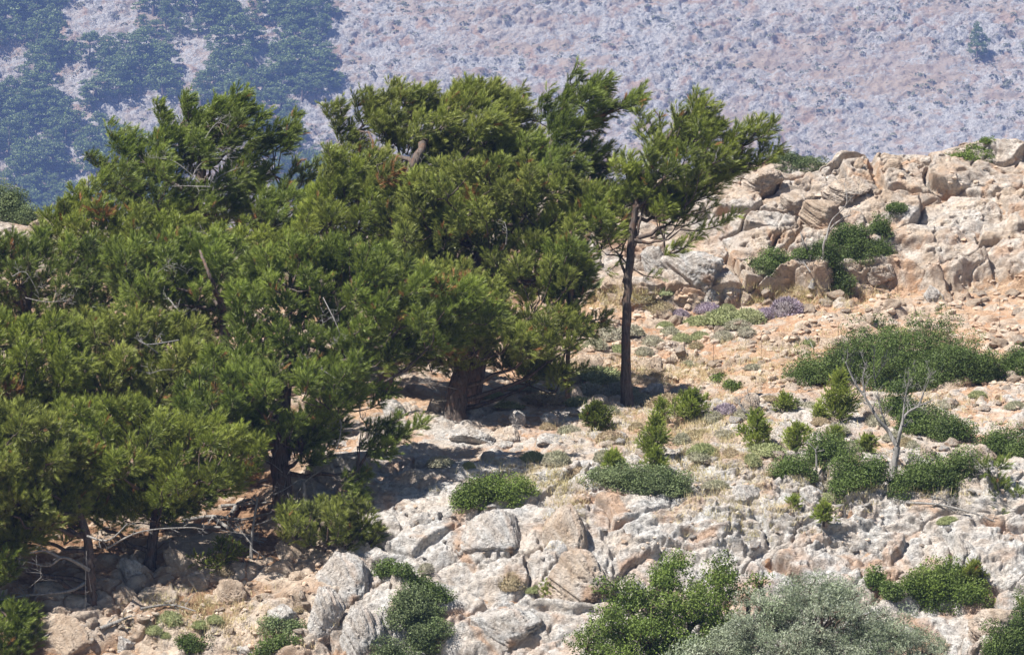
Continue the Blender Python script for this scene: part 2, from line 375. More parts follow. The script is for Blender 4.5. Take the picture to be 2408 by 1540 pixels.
# the air between
def box(name, lo, hi, mat):
    v = np.array([[x, y, z] for x in (lo[0], hi[0]) for y in (lo[1], hi[1]) for z in (lo[2], hi[2])])
    f = np.array([[0, 1, 3, 2], [4, 6, 7, 5], [0, 4, 5, 1], [2, 3, 7, 6], [0, 2, 6, 4], [1, 5, 7, 3]])
    return mesh_obj(name, v, f, mat, smooth=False)
HAZE = 0.00019
m, nt, N, L = new_mat('hazy_air'); pv = node(nt, 'ShaderNodeVolumePrincipled')
pv.inputs['Color'].default_value = (.30, .46, 1., 1); pv.inputs['Density'].default_value = HAZE; pv.inputs['Anisotropy'].default_value = 0.0
out = node(nt, 'ShaderNodeOutputMaterial'); L.new(pv.outputs[0], out.inputs[1])
hz = box('haze', (-1300, -5, -300), (1300, 3350, 170), m)
tag(hz, 'thin blue haze in the air over the valley', kind='stuff')
print('terrain', time.time() - T0)
# ------------------------------------------------------------------ plant building
UP = np.array([0, 0, 1.]); WIND = np.array([1., .1, 0.])
def rdir(n):
    return nrm(RNG.normal(size=(n, 3)))
def tufts(acc, pos, d, L, nn=26, w=.0115, nl=.135, tint=.5, spread=.72, deadp=.012):
    """needle-covered shoots: every needle is one slim blade"""
    n = len(pos); d = nrm(d); nn = int(nn * 1.5)
    L = np.broadcast_to(L, (n,)); tint = np.broadcast_to(tint, (n,))
    t = RNG.uniform(.12, 1, (n, nn)) ** .8
    r = RNG.normal(size=(n, nn, 3)); r -= (r * d[:, None]).sum(-1, keepdims=True) * d[:, None]; r = nrm(r)
    ph = spread * (1.15 - .75 * t) * RNG.uniform(.6, 1.3, (n, nn))
    nd = nrm(d[:, None] * np.cos(ph)[..., None] + r * np.sin(ph)[..., None])
    b = pos[:, None] + d[:, None] * (t * L[:, None])[..., None]
    ln = nl * RNG.uniform(.7, 1.2, (n, nn)) * np.minimum(1, L[:, None] / .22)
    s = nrm(np.cross(nd, RNG.normal(size=(n, nn, 3)))) * (w / 2)
    v = np.stack([b - s, b + s, b + nd * ln[..., None]], 2).reshape(-1, 3)
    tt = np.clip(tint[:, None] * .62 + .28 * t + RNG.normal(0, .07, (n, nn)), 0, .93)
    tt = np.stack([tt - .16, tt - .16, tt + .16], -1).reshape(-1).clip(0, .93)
    dead = np.repeat(np.repeat(RNG.random(n) < deadp, nn), 3); tt[dead] = 1.
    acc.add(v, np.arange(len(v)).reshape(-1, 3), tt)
def tube(acc, pts, rad, sides=7, tint=.5, rough=0.):
    pts = np.asarray(pts, float); n = len(pts); rad = np.broadcast_to(rad, (n,)).astype(float)
    tg = np.gradient(pts, axis=0); tg = nrm(tg)
    a = nrm(np.cross(tg, np.array([.3, .9, .2]))); b = np.cross(tg, a)
    an = np.linspace(0, 2 * np.pi, sides, endpoint=False)
    rr = rad[:, None] * (1 + rough * (RNG.random((n, sides)) - .5))
    v = (pts[:, None] + (a[:, None] * np.cos(an)[None, :, None] + b[:, None] * np.sin(an)[None, :, None]) * rr[..., None]).reshape(-1, 3)
    i = np.arange(n - 1)[:, None] * sides; j = np.arange(sides)[None]; k = (j + 1) % sides
    f = np.stack([i + j, i + k, i + sides + k, i + sides + j], -1).reshape(-1, 4)
    acc.add(v, f, tint)
def curve(p0, p1, bend=0., n=6, sag=0., jit=0.):
    """a bent line from p0 to p1"""
    p0 = np.asarray(p0, float); p1 = np.asarray(p1, float); t = np.linspace(0, 1, n)[:, None]
    L = np.linalg.norm(p1 - p0); p = p0 + (p1 - p0) * t
    p = p + np.array([bend, 0, 0]) * L * 4 * t * (1 - t) + np.array([0, 0, -sag]) * L * 4 * t * (1 - t)
    if jit: p[1:-1] += RNG.normal(0, jit * L, (n - 2, 3))
    return p
def smooth_line(pts, n=24):
    pts = np.asarray(pts, float); k = len(pts); t = np.linspace(0, k - 1, n); i = np.clip(t.astype(int), 0, k - 2); f = (t - i)[:, None]
    g = lambda j: pts[np.clip(j, 0, k - 1)]
    p0, p1, p2, p3 = g(i - 1), g(i), g(i + 1), g(i + 2)
    return .5 * (2 * p1 + (p2 - p0) * f + (2 * p0 - 5 * p1 + 4 * p2 - p3) * f ** 2 + (3 * p1 - p0 - 3 * p2 + p3) * f ** 3)
def plume(ac, at, base, tip, rad, dens=1., wind=.35, tint=None, nn=26, L=None, nl=.135):
    L = L or .20 + .08 * min(1, wind / .5)
    """one branch end: a bent twig thick with shoots"""
    base = np.asarray(base, float); tip = np.asarray(tip, float)
    ln = np.linalg.norm(tip - base); ax = curve(base, tip, 0, 5, sag=.12)
    tube(at, ax, np.linspace(.018, .006, 5) * (1 + ln * .3), 4)
    n = max(6, int(84 * dens * (ln + rad) * (rad / .26)))
    t = RNG.beta(1.5, 1.0, n); q = t * 4; i = np.clip(q.astype(int), 0, 3); f = (q - i)[:, None]
    c = ax[i] * (1 - f) + ax[i + 1] * f
    a = nrm(tip - base)
    r = rdir(n); r[:, 2] = r[:, 2] * .8 + .22; r = nrm(r - (r @ a)[:, None] * a * .6)
    rr = rad * (1 - .45 * np.abs(t - .45)) * RNG.uniform(.15, 1., n) ** .6
    pos = c + r * rr[:, None]
    d = nrm(a * .35 + r * .85 + UP * .38 + WIND * wind + RNG.normal(0, .16, (n, 3)))
    tn = RNG.uniform(.3, .7) if tint is None else tint
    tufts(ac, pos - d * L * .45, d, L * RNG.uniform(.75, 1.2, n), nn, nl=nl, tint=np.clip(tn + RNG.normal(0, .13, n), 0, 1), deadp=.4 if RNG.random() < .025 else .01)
def inpoly(u, v, poly):
    poly = np.asarray(poly, float); x0, y0 = poly[:, 0], poly[:, 1]; x1, y1 = np.roll(x0, -1), np.roll(y0, -1)
    u = np.asarray(u)[:, None]; v = np.asarray(v)[:, None]
    c = ((y0 > v) != (y1 > v)) & (u < (x1 - x0) * (v - y0) / (y1 - y0 + 1e-9) + x0)
    return c.sum(1) % 2 == 1
def edist(u, v, poly):
    poly = np.asarray(poly, float); a = poly; b = np.roll(poly, -1, 0); p = np.stack([u, v], -1)[:, None]
    ab = b - a; t = np.clip(((p - a) * ab).sum(-1) / ((ab ** 2).sum(-1) + 1e-9), 0, 1)
    return np.sqrt((((a + ab * t[..., None]) - p) ** 2).sum(-1)).min(1)
def scatter(poly, dmin, n=6000):
    poly = np.asarray(poly, float); lo = poly.min(0); hi = poly.max(0)
    c = RNG.uniform(lo, hi, (n, 2)); c = c[inpoly(c[:, 0], c[:, 1], poly)]; out = []
    for p in c:
        if all((p[0] - q[0]) ** 2 + (p[1] - q[1]) ** 2 > dmin * dmin for q in out[-4000:]): out.append(p)
    return np.array(out)
def pine(name, label, Y, trunk, body=(), fingers=(), wind=.35, r0=.16, dens=1., thick=1.6, spacing=52, layers=2.2, holes=(), group=None, bare=(), base=None, tintc=.5, rad=.28, nn=26, cat='pine tree', mat=None, bark=None, foot=False):
    """trunk: [(u,v,dY,radius)] from the foot up; body: outlines of foliage masses; fingers: (u0,v0,u1,v1[,dY,rad]) branch ends"""
    if foot == 'crest':
        ys = np.linspace(118, 125, 29); vs = [float(vproj(y, ground((trunk[0][0] - 1204) / FPX * y, y))) for y in ys]; k = int(np.argmin(vs)); Y = float(ys[k]); print('crest', Y, vs[k])
        trunk = [(trunk[0][0], vs[k] + 4, 0, trunk[0][3])] + list(trunk[1:])
    elif foot: Y = float(hit(trunk[0][0], trunk[0][1] - 6)[0][1])
    tp = np.array([P(a[0], a[1], Y + a[2]) for a in trunk]); tr = np.array([a[3] for a in trunk])
    if base is None:
        gz = ground(tp[0, 0], tp[0, 1]); tp[0, 2] = min(gz, tp[0, 2] + .5) - .12
    root = empty(name, tp[0], label, cat, group)
    tl = smooth_line(tp, 30); rl = np.interp(np.linspace(0, 1, 30), np.linspace(0, 1, len(tr)), tr)
    flare = 1 + .45 * np.exp(-np.arange(30) * .9)
    ab = Acc(); ac = Acc(); at = Acc()
    tube(ab, tl + RNG.normal(0, .012, tl.shape), rl * flare, 12, rough=.22)
    items = []
    s = px(Y)
    for bi, poly in enumerate(body):
        dy0 = 0; poly0 = poly
        if isinstance(poly, tuple): dy0, poly0 = poly
        pts = scatter(poly0, .90 * spacing / math.sqrt(layers))
        if len(pts) == 0: continue
        keep = np.ones(len(pts), bool)
        for h in holes: keep &= ((pts[:, 0] - h[0]) / h[2]) ** 2 + ((pts[:, 1] - h[1]) / h[3]) ** 2 > 1
        pts = pts[keep]
        e = edist(pts[:, 0], pts[:, 1], poly0); m = max(e.max(), 1)
        hth = thick * np.sqrt(np.clip(1 - (1 - np.minimum(1, e / min(m, 130))) ** 2, 0, 1))
        off = hth * (RNG.beta(1, 1.35, len(pts)) * 2 - 1)
        cu, cv = np.mean(poly0, 0)
        for (u, v), o, ee in zip(pts, off, e):
            tip = P(u, v, Y + dy0 + o)
            c = P(cu, min(cv + 120, v + 90), Y + dy0)
            d = nrm(nrm(tip - c) * .7 + UP * .45 + WIND * wind * .8 + RNG.normal(0, .28, 3))
            ln = RNG.uniform(.45, .85) * (spacing / 52)
            items.append((tip - d * ln * .75, tip + d * ln * .1, rad * RNG.uniform(.8, 1.25) * (spacing / 52), None))
    for f in fingers:
        dy = f[4] if len(f) > 4 else 0; rd = f[5] if len(f) > 5 else .2
        items.append((P(f[0], f[1], Y + dy), P(f[2], f[3], Y + dy + RNG.uniform(-.3, .3)), rd, f[6] if len(f) > 6 else None))
    for b, t, rd, dn in items:
        plume(ac, at, b, t, rd, dens * (dn or 1) * RNG.uniform(.75, 1.2), wind, np.clip(tintc + RNG.normal(0, .16), .05, .95), nn)
    # limbs: one to every cluster of branch ends
    if items:
        B = np.array([i[0] for i in items]); k = max(3, len(B) // 7)
        C = B[RNG.choice(len(B), min(k, len(B)), replace=False)].copy()
        for _ in range(5):
            a = ((B[:, None] - C[None]) ** 2).sum(-1).argmin(1)
            for j in range(len(C)):
                if (a == j).any(): C[j] = B[a == j].mean(0)
        for j in range(len(C)):
            if not (a == j).any(): continue
            c = C[j] - UP * RNG.uniform(.05, .35)
            dd = np.linalg.norm(tl - c, axis=1); hz_ = c[2] - .35 * dd.min()
            q = np.abs(tl[:, 2] - hz_) * 1.0 + dd * .35; i0 = int(np.clip(q.argmin() + RNG.integers(-4, 4), 3, len(tl) - 1))
            L = np.linalg.norm(tl[i0] - c)
            tube(ab, curve(tl[i0], c, 0, 7, sag=.07, jit=.03), np.linspace(min(.075, .5 * rl[i0] + .015), .022, 7), 6, rough=.2)
            for b in B[a == j]:
                tube(ab, curve(c, b, 0, 4, sag=.08, jit=.05), np.linspace(.024, .012, 4), 4)
    if at.n: ab.add(np.concatenate(at.v), np.concatenate(at.f))
    ab.build('trunk', bark or M_BARK, root)
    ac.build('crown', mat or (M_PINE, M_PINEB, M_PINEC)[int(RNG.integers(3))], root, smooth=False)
    for bl in bare:
        dead_branch(root, [P(a[0], a[1], Y + (a[2] if len(a) > 2 else -1.2)) for a in bl[0]], bl[1] * .48, bl[2] if len(bl) > 2 else 8)
    return root
def twiggy(acc, pts, r0, r1, nsub=8, lsub=.35, depth=1, sides=6, up=.3):
    """a bare branch with side twigs"""
    p = smooth_line(pts, max(6, len(pts) * 4)) if len(pts) > 2 else curve(pts[0], pts[-1], 0, 7, jit=.02)
    tube(acc, p, np.linspace(r0, r1, len(p)), sides, rough=.15)
    L = np.linalg.norm(np.diff(p, axis=0), axis=1).sum()
    for k in range(nsub):
        i = RNG.integers(int(len(p) * .25), len(p) - 1); a = nrm(p[min(i + 1, len(p) - 1)] - p[i - 1])
        d = nrm(a * .6 + rdir(1)[0] * .9 + UP * up); l = lsub * RNG.uniform(.4, 1.1)
        q = curve(p[i], p[i] + d * l, RNG.uniform(-.12, .12), 5, sag=RNG.uniform(-.12, .1), jit=.03)
        rr = (r0 + (r1 - r0) * i / len(p)) * .45
        if depth > 0: twiggy(acc, q, rr, rr * .35, max(2, nsub // 2), l * .55, depth - 1, 4, up)
        else: tube(acc, q, np.linspace(max(rr, .004), .003, 5), 4)
def dead_branch(parent, pts, r, n=8, lsub=.4):
    a = Acc(); twiggy(a, np.array(pts), r, r * .3, n, lsub, 1)
    return a.build('dead_branch', M_DEAD, parent)

M_PINE = leaf_mat('pine_needles', (.042, .062, .013), (.385, .43, .078), .17, .2, .5, dead=(.42, .20, .08))
M_PINEB = leaf_mat('greener_pine_needles', (.038, .060, .014), (.335, .40, .076), .17, .2, .5, dead=(.42, .20, .08))
M_PINEC = leaf_mat('olive_pine_needles', (.050, .066, .017), (.43, .46, .105), .17, .2, .5, dead=(.42, .20, .08))
M_PINEY = leaf_mat('young_pine_needles', (.07, .10, .02), (.42, .48, .095), .30, .3, .5)
M_PINEF = leaf_mat('far_pine_needles', (.06, .10, .035), (.20, .26, .075), .2, .1, .6)
M_BARK = bark_mat('pine_bark', (.055, .046, .041), (.22, .18, .155), 1., (.19, .115, .08))
M_TWIG = bark_mat('pine_twig', (.10, .07, .05), (.25, .19, .14), 2.)
M_DEAD = bark_mat('bleached_dead_wood', (.17, .16, .15), (.41, .39, .365), 1.)
M_LEAF = leaf_mat('dark_evergreen_leaves', (.040, .064, .020), (.175, .235, .070), .2, .06, .6)
M_LEAFB = leaf_mat('oak_leaves', (.045, .072, .018), (.23, .30, .072), .22, .06, .6)
M_LEAFG = leaf_mat('grey_green_leaves', (.075, .10, .050), (.26, .31, .15), .2, .05, .6)
M_OLIVE = leaf_mat('olive_leaves', (.12, .14, .09), (.42, .46, .33), .2, .3, .45)
M_CUSH = leaf_mat('cushion_twigs', (.22, .20, .155), (.50, .46, .37), .1, .1, .7)
M_CUSHG = leaf_mat('green_cushion_twigs', (.17, .18, .085), (.42, .43, .24), .1, .1, .7)
M_CUSHP = leaf_mat('heath_flowers', (.20, .16, .17), (.42, .34, .45), .1, .1, .7)
M_CUSHB = leaf_mat('brown_cushion_twigs', (.24, .185, .13), (.52, .41, .29), .1, .1, .7)
M_STRAW = leaf_mat('dry_grass_blades', (.45, .35, .19), (.78, .66, .42), .25, .1, .6)
M_EUPH = leaf_mat('spurge_stems', (.30, .34, .18), (.62, .64, .42), .2, .1, .6)
M_IRON = bark_mat('rusty_iron', (.10, .07, .055), (.24, .16, .12), 3.)

def leaves(acc, pos, nor, size, tint, asp=.6, flat=.5):
    n = len(pos); nr = nrm(nor * flat + rdir(n) * (1 - flat * .4))
    a = nrm(np.cross(nr, rdir(n))); b = np.cross(nr, a); s = size * RNG.uniform(.7, 1.25, (n, 1))
    v = np.stack([pos - a * s, pos + b * s * asp * .9, pos + a * s, pos - b * s * asp * .9], 1).reshape(-1, 3)
    acc.add(v, np.arange(len(v)).reshape(-1, 4), np.repeat(np.clip(tint, 0, 1), 4))
def clump_leaves(acc, c, r, n, size, tint, asp=.6, squash=.8):
    d = rdir(n); d[:, 2] = np.where(d[:, 2] < 0, d[:, 2] * .6, d[:, 2]); rr = r * RNG.uniform(.35, 1.05, (n, 1)) ** .45
    p = c + d * rr * np.array([1, 1, squash])
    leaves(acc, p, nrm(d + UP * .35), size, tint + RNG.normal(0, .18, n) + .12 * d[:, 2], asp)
def bush(name, label, cat, blobs, mat, leaf=.023, dens=1.4, cr=.25, depth=.75, asp=.6, group=None, tint=.5, stems=True, lift=0., squash=.8):
    """blobs: (u, v_foot, half width px, height px) mounds that rest on the ground"""
    pts = []
    for b in blobs:
        p, _ = hit(b[0], b[1] - 4); pts.append(p)
    root = empty(name, pts[0], label, cat, group); ac = Acc(); ab = Acc()
    for b, p in zip(blobs, pts):
        s = px(p[1]); a = b[2] * s * 1.15; h = b[3] * s * 1.2; bb = max(.25, a * depth)
        n = max(5, int(2.9 * (a * h + bb * h * .6 + a * bb * .8) / (cr * cr)))
        d = rdir(n); d[:, 2] = np.abs(d[:, 2]) * RNG.uniform(.5, 1, n); rr = RNG.uniform(.2, 1., (n, 1)) ** .5
        lump = 1 + .7 * (fbm(d[:, 0] * 2.5 + b[0], d[:, 1] * 2.5 + d[:, 2] * 2, 2, 200) - .5)[:, None]
        q = d * rr * lump * np.array([max(a - cr * .8, .1), max(bb - cr * .8, .1), max(h - cr * .7, .06)])
        cs = p + np.array([0, bb * .55, 0]) + q + UP * .05
        for c in cs:
            gz = ground(c[0], c[1]); qz = c[2] - p[2]; c[2] = .75 * gz + .25 * p[2] + qz; c[2] = max(min(c[2], p[2] + h), gz + cr * .1)
            r = cr * RNG.uniform(.5, 1.45)
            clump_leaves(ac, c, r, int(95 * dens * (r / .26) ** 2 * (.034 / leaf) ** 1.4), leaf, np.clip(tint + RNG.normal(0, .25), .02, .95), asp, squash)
            if stems and RNG.random() < .12:
                f = p + np.array([RNG.normal(0, a * .25), bb * .5, -.02]); tube(ab, curve(f, c, 0, 5, sag=-.08, jit=.04), np.linspace(.02, .007, 5), 4)
    ac.build('foliage', mat, root, smooth=False)
    if len(ab.v) > 6: ab.build('stems', M_TWIG, root)
    return root
# ------------------------------------------------------------------ pines on the hillside
FT = dict(group='pines growing in a mass on the hillside')
pine('pine_tree', 'windswept pine with ragged tufted crown rising highest at the left against blue forest', 127.5,
     [(440, 760, 0, .22), (440, 600, 0, .19), (470, 450, 0, .15), (480, 350, 0, .10), (520, 280, 0, .05)],
     body=[[(300, 350), (350, 330), (400, 300), (440, 270), (500, 250), (560, 230), (590, 270), (600, 310), (640, 330), (640, 400), (600, 440), (590, 500), (480, 540), (360, 520), (280, 470), (310, 420)],
           (-.5, [(600, 430), (680, 440), (740, 440), (735, 510), (650, 560), (560, 530)]),
           (-.5, [(240, 380), (300, 370), (330, 420), (300, 450), (250, 420)])],
     fingers=[(262, 400, 205, 358, 0, .15), (250, 390, 215, 372, 0, .12), (300, 370, 254, 292, 0, .2), (305, 360, 292, 300, 0, .16), (330, 370, 318, 305, 0, .17), (395, 300, 368, 240, 0, .17), (400, 310, 382, 262, 0, .15),
              (445, 290, 440, 220, 0, .17), (450, 270, 430, 235, 0, .12), (495, 290, 512, 232, 0, .17), (540, 290, 560, 210, 0, .18), (560, 280, 582, 212, 0, .14), (575, 290, 600, 245, 0, .15), (590, 310, 625, 262, 0, .14),
              (610, 340, 660, 290, 0, .2), (640, 340, 700, 268, 0, .19), (650, 350, 702, 300, 0, .2), (660, 360, 690, 325, 0, .2), (670, 440, 700, 378, .8, .13), (700, 450, 722, 385, .8, .13), (715, 450, 748, 378, .8, .14), (480, 300, 470, 250, 0, .2)],
     wind=.65, holes=[(470, 395, 60, 14)], spacing=50, layers=2.0, thick=1.5, dens=1.05,
     bare=[([(470, 430), (410, 380), (350, 372)], .035, 9), ([(500, 440), (440, 438), (385, 440)], .04, 7), ([(480, 330), (510, 290), (540, 300)], .03, 10), ([(500, 460), (510, 420), (560, 395)], .05, 7), ([(450, 420), (480, 380), (560, 370)], .03, 8)])
pine('pine_tree', 'tall pine with broad flat windblown crown and a pale bare stretch of trunk', 125.5,
     [(900, 640, 0, .2), (940, 480, 0, .16), (962, 408, -1.7, .12), (990, 355, -1.7, .11), (1010, 305, -.4, .08), (1040, 250, 0, .05)],
     body=[[(850, 270), (900, 225), (960, 215), (1040, 225), (1110, 205), (1190, 215), (1230, 250), (1260, 290), (1270, 340), (1180, 380), (1080, 370), (1030, 320), (960, 330), (900, 310)],
           (.8, [(1020, 330), (1270, 320), (1300, 420), (1150, 420), (1030, 390)]),
           (-.5, [(775, 340), (850, 340), (940, 370), (950, 420), (860, 440), (780, 430), (765, 380)])],
     fingers=[(800, 300, 772, 245, 0, .2), (805, 290, 800, 240, 0, .17), (815, 330, 832, 290, 0, .14), (810, 340, 795, 300, 0, .15), (852, 290, 835, 225, 0, .12), (870, 270, 858, 212, 0, .14), (880, 270, 878, 215, 0, .15), (925, 250, 922, 195, 0, .19), (945, 250, 945, 200, 0, .17),
              (980, 250, 982, 208, 0, .15), (1005, 240, 1022, 205, 0, .19), (1060, 240, 1078, 205, 0, .19), (1095, 230, 1105, 192, 0, .18), (1120, 240, 1140, 197, 0, .16), (1145, 240, 1170, 196, 0, .17), (1170, 250, 1232, 212, 0, .15), (1200, 260, 1240, 235, 0, .15),
              (870, 300, 905, 275, 0, .22), (820, 350, 850, 325, 0, .2)],
     wind=.6, spacing=50, layers=2.3, thick=1.6, dens=1.1, bare=[([(960, 412, -2.6), (985, 398, -2.9), (1000, 412, -2.9)], .02, 4)])
pine('pine_tree', 'thin-topped pine blown to the right, its long top shoot highest of all', 124.2,
     [(1100, 760, 0, .2), (1200, 520, 0, .17), (1290, 380, 0, .13), (1310, 300, 0, .08), (1335, 220, 0, .04)],
     body=[[(1290, 290), (1330, 235), (1380, 195), (1430, 200), (1435, 240), (1400, 270), (1340, 290)],
           [(1230, 330), (1320, 320), (1400, 345), (1430, 400), (1470, 420), (1440, 480), (1330, 440), (1240, 420)]],
     fingers=[(1325, 240, 1345, 175, 0, .13, .7), (1340, 190, 1362, 146, 0, .10, .6), (1330, 220, 1372, 178, 0, .12, .7), (1375, 240, 1400, 190, 0, .16), (1400, 230, 1440, 180, 0, .15), (1410, 260, 1450, 232, 0, .14), (1440, 262, 1485, 230, 0, .16), (1470, 245, 1518, 204, 0, .16), (1465, 255, 1515, 228, 0, .13),
              (1380, 275, 1440, 262, 0, .17), (1280, 270, 1292, 206, 0, .11), (1270, 290, 1275, 228, 0, .12), (1300, 310, 1310, 250, 0, .15), (1370, 350, 1412, 322, .6, .13), (1400, 370, 1440, 345, .6, .14), (1420, 390, 1450, 365, .6, .13), (1350, 300, 1420, 290, 0, .18)],
     wind=.85, spacing=52, layers=1.7, thick=1.1)
pine('pine_tree', 'lone pine on a tall straight bare dark trunk, right of the main mass of trees', 121.6,
     [(1474, 922, 0, .135), (1472, 800, 0, .115), (1475, 700, 0, .108), (1484, 600, 0, .10), (1492, 500, 0, .09), (1510, 420, 0, .08), (1560, 340, 0, .06), (1620, 260, 0, .03)],
     body=[[(1560, 330), (1600, 280), (1650, 250), (1690, 290), (1710, 330), (1760, 345), (1730, 390), (1700, 430), (1600, 450), (1500, 440), (1450, 400), (1480, 350)],
           (.4, [(1500, 430), (1640, 440), (1600, 490), (1510, 480)]), (.3, [(1400, 440), (1500, 440), (1490, 540), (1420, 560), (1390, 500)])],
     fingers=[(1545, 340, 1498, 262, .6, .10), (1550, 330, 1525, 275, .6, .10), (1560, 330, 1550, 268, .6, .1), (1520, 330, 1500, 300, .6, .1), (1600, 300, 1590, 245, 0, .16), (1620, 280, 1642, 216, 0, .16), (1640, 280, 1665, 235, 0, .16), (1665, 290, 1682, 250, 0, .14), (1670, 310, 1700, 290, 0, .18),
              (1700, 350, 1740, 300, 0, .16), (1740, 345, 1765, 285, 0, .17), (1760, 330, 1795, 278, 0, .17), (1775, 330, 1826, 284, 0, .16), (1770, 385, 1800, 335, 0, .14), (1780, 390, 1836, 340, 0, .15), (1700, 400, 1770, 380, 0, .16), (1690, 420, 1740, 400, 0, .15),
              (1570, 470, 1690, 450, 0, .12, .45), (1560, 500, 1690, 480, 0, .11, .4), (1550, 520, 1650, 520, 0, .11, .4), (1600, 540, 1740, 500, -.5, .14, .6), (1560, 600, 1650, 545, -.5, .15, .7), (1560, 600, 1600, 570, -.5, .14, .7), (1530, 560, 1560, 540, 0, .13, .5), (1470, 520, 1420, 500, 0, .14, .5), (1475, 560, 1430, 590, 0, .11, .35),
              (1465, 600, 1425, 640, 0, .1, .3), (1500, 640, 1545, 650, 0, .1, .25), (1500, 480, 1440, 455, 0, .18, .8), (1500, 420, 1440, 380, 0, .18)],
     foot='crest', wind=.5, spacing=46, layers=1.8, thick=1.2, dens=.95,
     bare=[([(1478, 690, 0), (1500, 710, -.2), (1515, 735, -.2)], .012, 4), ([(1470, 650, 0), (1440, 660, -.3), (1420, 700, -.3)], .012, 5), ([(1474, 885, 0), (1440, 870, -.2), (1430, 860, -.2)], .012, 3)])
pine('pine_tree', 'broad rounded pine on a short thick dark trunk shading the boulders beside it', 118.4,
     [(1070, 990, 0, .30), (1076, 920, 0, .25), (1088, 860, .2, .22), (1100, 740, 1.2, .17), (1120, 620, 2.2, .12), (1150, 480, 2.6, .06)],
     body=[(1.5, [(970, 400), (1080, 375), (1200, 378), (1330, 425), (1440, 445), (1470, 500), (1400, 540), (1300, 540), (1150, 560), (1030, 520), (960, 470)]),
           (1., [(1150, 560), (1280, 555), (1370, 575), (1395, 640), (1350, 700), (1250, 700), (1160, 660)]),
           (0, [(1130, 710), (1250, 720), (1340, 735), (1400, 760), (1365, 800), (1300, 850), (1330, 870), (1150, 845), (1050, 848), (940, 850), (880, 830), (900, 740), (1000, 690)]),
           (2.5, [(900, 480), (1050, 500), (1180, 540), (1190, 700), (1000, 720), (880, 660)]),
           (-.5, [(930, 620), (1080, 610), (1180, 680), (1180, 760), (1080, 820), (950, 800)])],
     fingers=[(1370, 750, 1440, 738, .6, .16), (1370, 770, 1435, 762, .6, .15), (1350, 780, 1400, 790, .6, .14), (1310, 875, 1385, 858, 0, .1), (1330, 830, 1365, 800, 0, .17), (1290, 410, 1330, 400, 1.5, .18), (1420, 470, 1470, 455, 1.5, .2), (1180, 400, 1170, 372, 1.5, .18), (1230, 400, 1240, 372, 1.5, .2), (1320, 440, 1345, 418, 1.5, .2)],
     foot=True, wind=.12, spacing=52, layers=2.2, thick=1.9, r0=.3, dens=1.1, holes=[(1190, 560, 26, 26), (1290, 700, 60, 14)],
     bare=[([(1075, 915, -.2), (1030, 905, -.5), (985, 900, -.9)], .03, 9), ([(1190, 575, -1), (1192, 545, -1.2), (1186, 520, -1.2)], .045, 3), ([(1075, 1000, -.6), (1045, 970, -.9), (1075, 1045, -1.4)], .02, 3)])
pine('pine_tree', 'thin dark pine stem half hidden at the right edge of the broad pine', 121.2,
     [(1335, 930, 2.5, .06), (1336, 790, 1.5, .06), (1342, 700, 0, .07), (1350, 600, 0, .05)],
     body=[[(1300, 560), (1380, 570), (1400, 640), (1370, 690), (1300, 690)]], wind=.2, spacing=50, layers=1.5, thick=.7)
pine('pine_tree', 'pine filling the gap between the windswept pine and the tall flat-topped one', 124.5,
     [(800, 760, 0, .2), (800, 640, 0, .16), (830, 520, 0, .1), (850, 440, 0, .05)],
     body=[[(760, 430), (830, 410), (900, 420), (960, 400), (1060, 440), (1090, 520), (1060, 640), (880, 660), (740, 590), (700, 520)], (1, [(960, 370), (1150, 350), (1250, 400), (1200, 520), (1000, 520)])],
     fingers=[(790, 420, 772, 350, 0, .16), (800, 430, 800, 362, 0, .16), (820, 420, 845, 380, 0, .2), (730, 470, 755, 430, 0, .2)],
     wind=.3, spacing=50, layers=2.2, thick=1.5, tintc=.6)
pine('pine_tree', 'low bushy pine on the left skyline below the windswept pine', 125,
     [(330, 780, 0, .2), (330, 640, 0, .16), (340, 540, 0, .08)],
     body=[[(100, 520), (170, 480), (240, 470), (330, 480), (420, 510), (560, 530), (720, 540), (760, 600), (600, 640), (400, 620), (180, 590), (60, 570)]],
     fingers=[(190, 500, 175, 440, 0, .2), (205, 490, 208, 424, 0, .15), (240, 500, 250, 462, 0, .17), (155, 520, 150, 470, 0, .18), (130, 540, 110, 500, 0, .18), (560, 560, 580, 520, 0, .2), (700, 560, 730, 520, 0, .2)],
     wind=.25, spacing=52, layers=2.2, thick=1.6, tintc=.62, bare=[([(500, 560, -1.6), (470, 545, -1.8), (440, 560, -1.8)], .02, 8)])
pine('pine_tree', 'dark-stemmed pine at the left edge under the orange rock on the skyline', 121.5,
     [(60, 860, 0, .2), (60, 700, 0, .16), (90, 600, 0, .09)],
     body=[[(-140, 560), (0, 545), (60, 550), (150, 560), (260, 580), (300, 660), (260, 740), (100, 760), (-140, 740)]],
     wind=.3, spacing=52, layers=2., thick=1.6, tintc=.4,
     bare=[([(30, 650, -1.5), (60, 640, -1.7), (90, 690, -1.7)], .03, 7), ([(60, 700, -1.6), (110, 710, -1.8), (170, 705, -1.9)], .025, 9)])
pine('pine_tree', 'pine in the left mass with a slanting dark stem showing through its needles', 119.5,
     [(520, 900, 0, .2), (525, 760, -.8, .1), (505, 680, -1.6, .055), (485, 630, -1.7, .04), (470, 590, -1.2, .03)],
     body=[[(260, 580), (400, 550), (560, 560), (640, 600), (640, 700), (560, 760), (400, 760), (290, 720)]],
     wind=.25, spacing=52, layers=2.2, thick=1.6, holes=[(385, 620, 30, 26), (330, 650, 24, 20)],
     bare=[([(395, 700, -1.6), (420, 730, -1.9), (440, 740, -1.9)], .03, 6), ([(370, 640, -1.5), (400, 625, -1.8), (440, 640, -1.8)], .016, 8)])
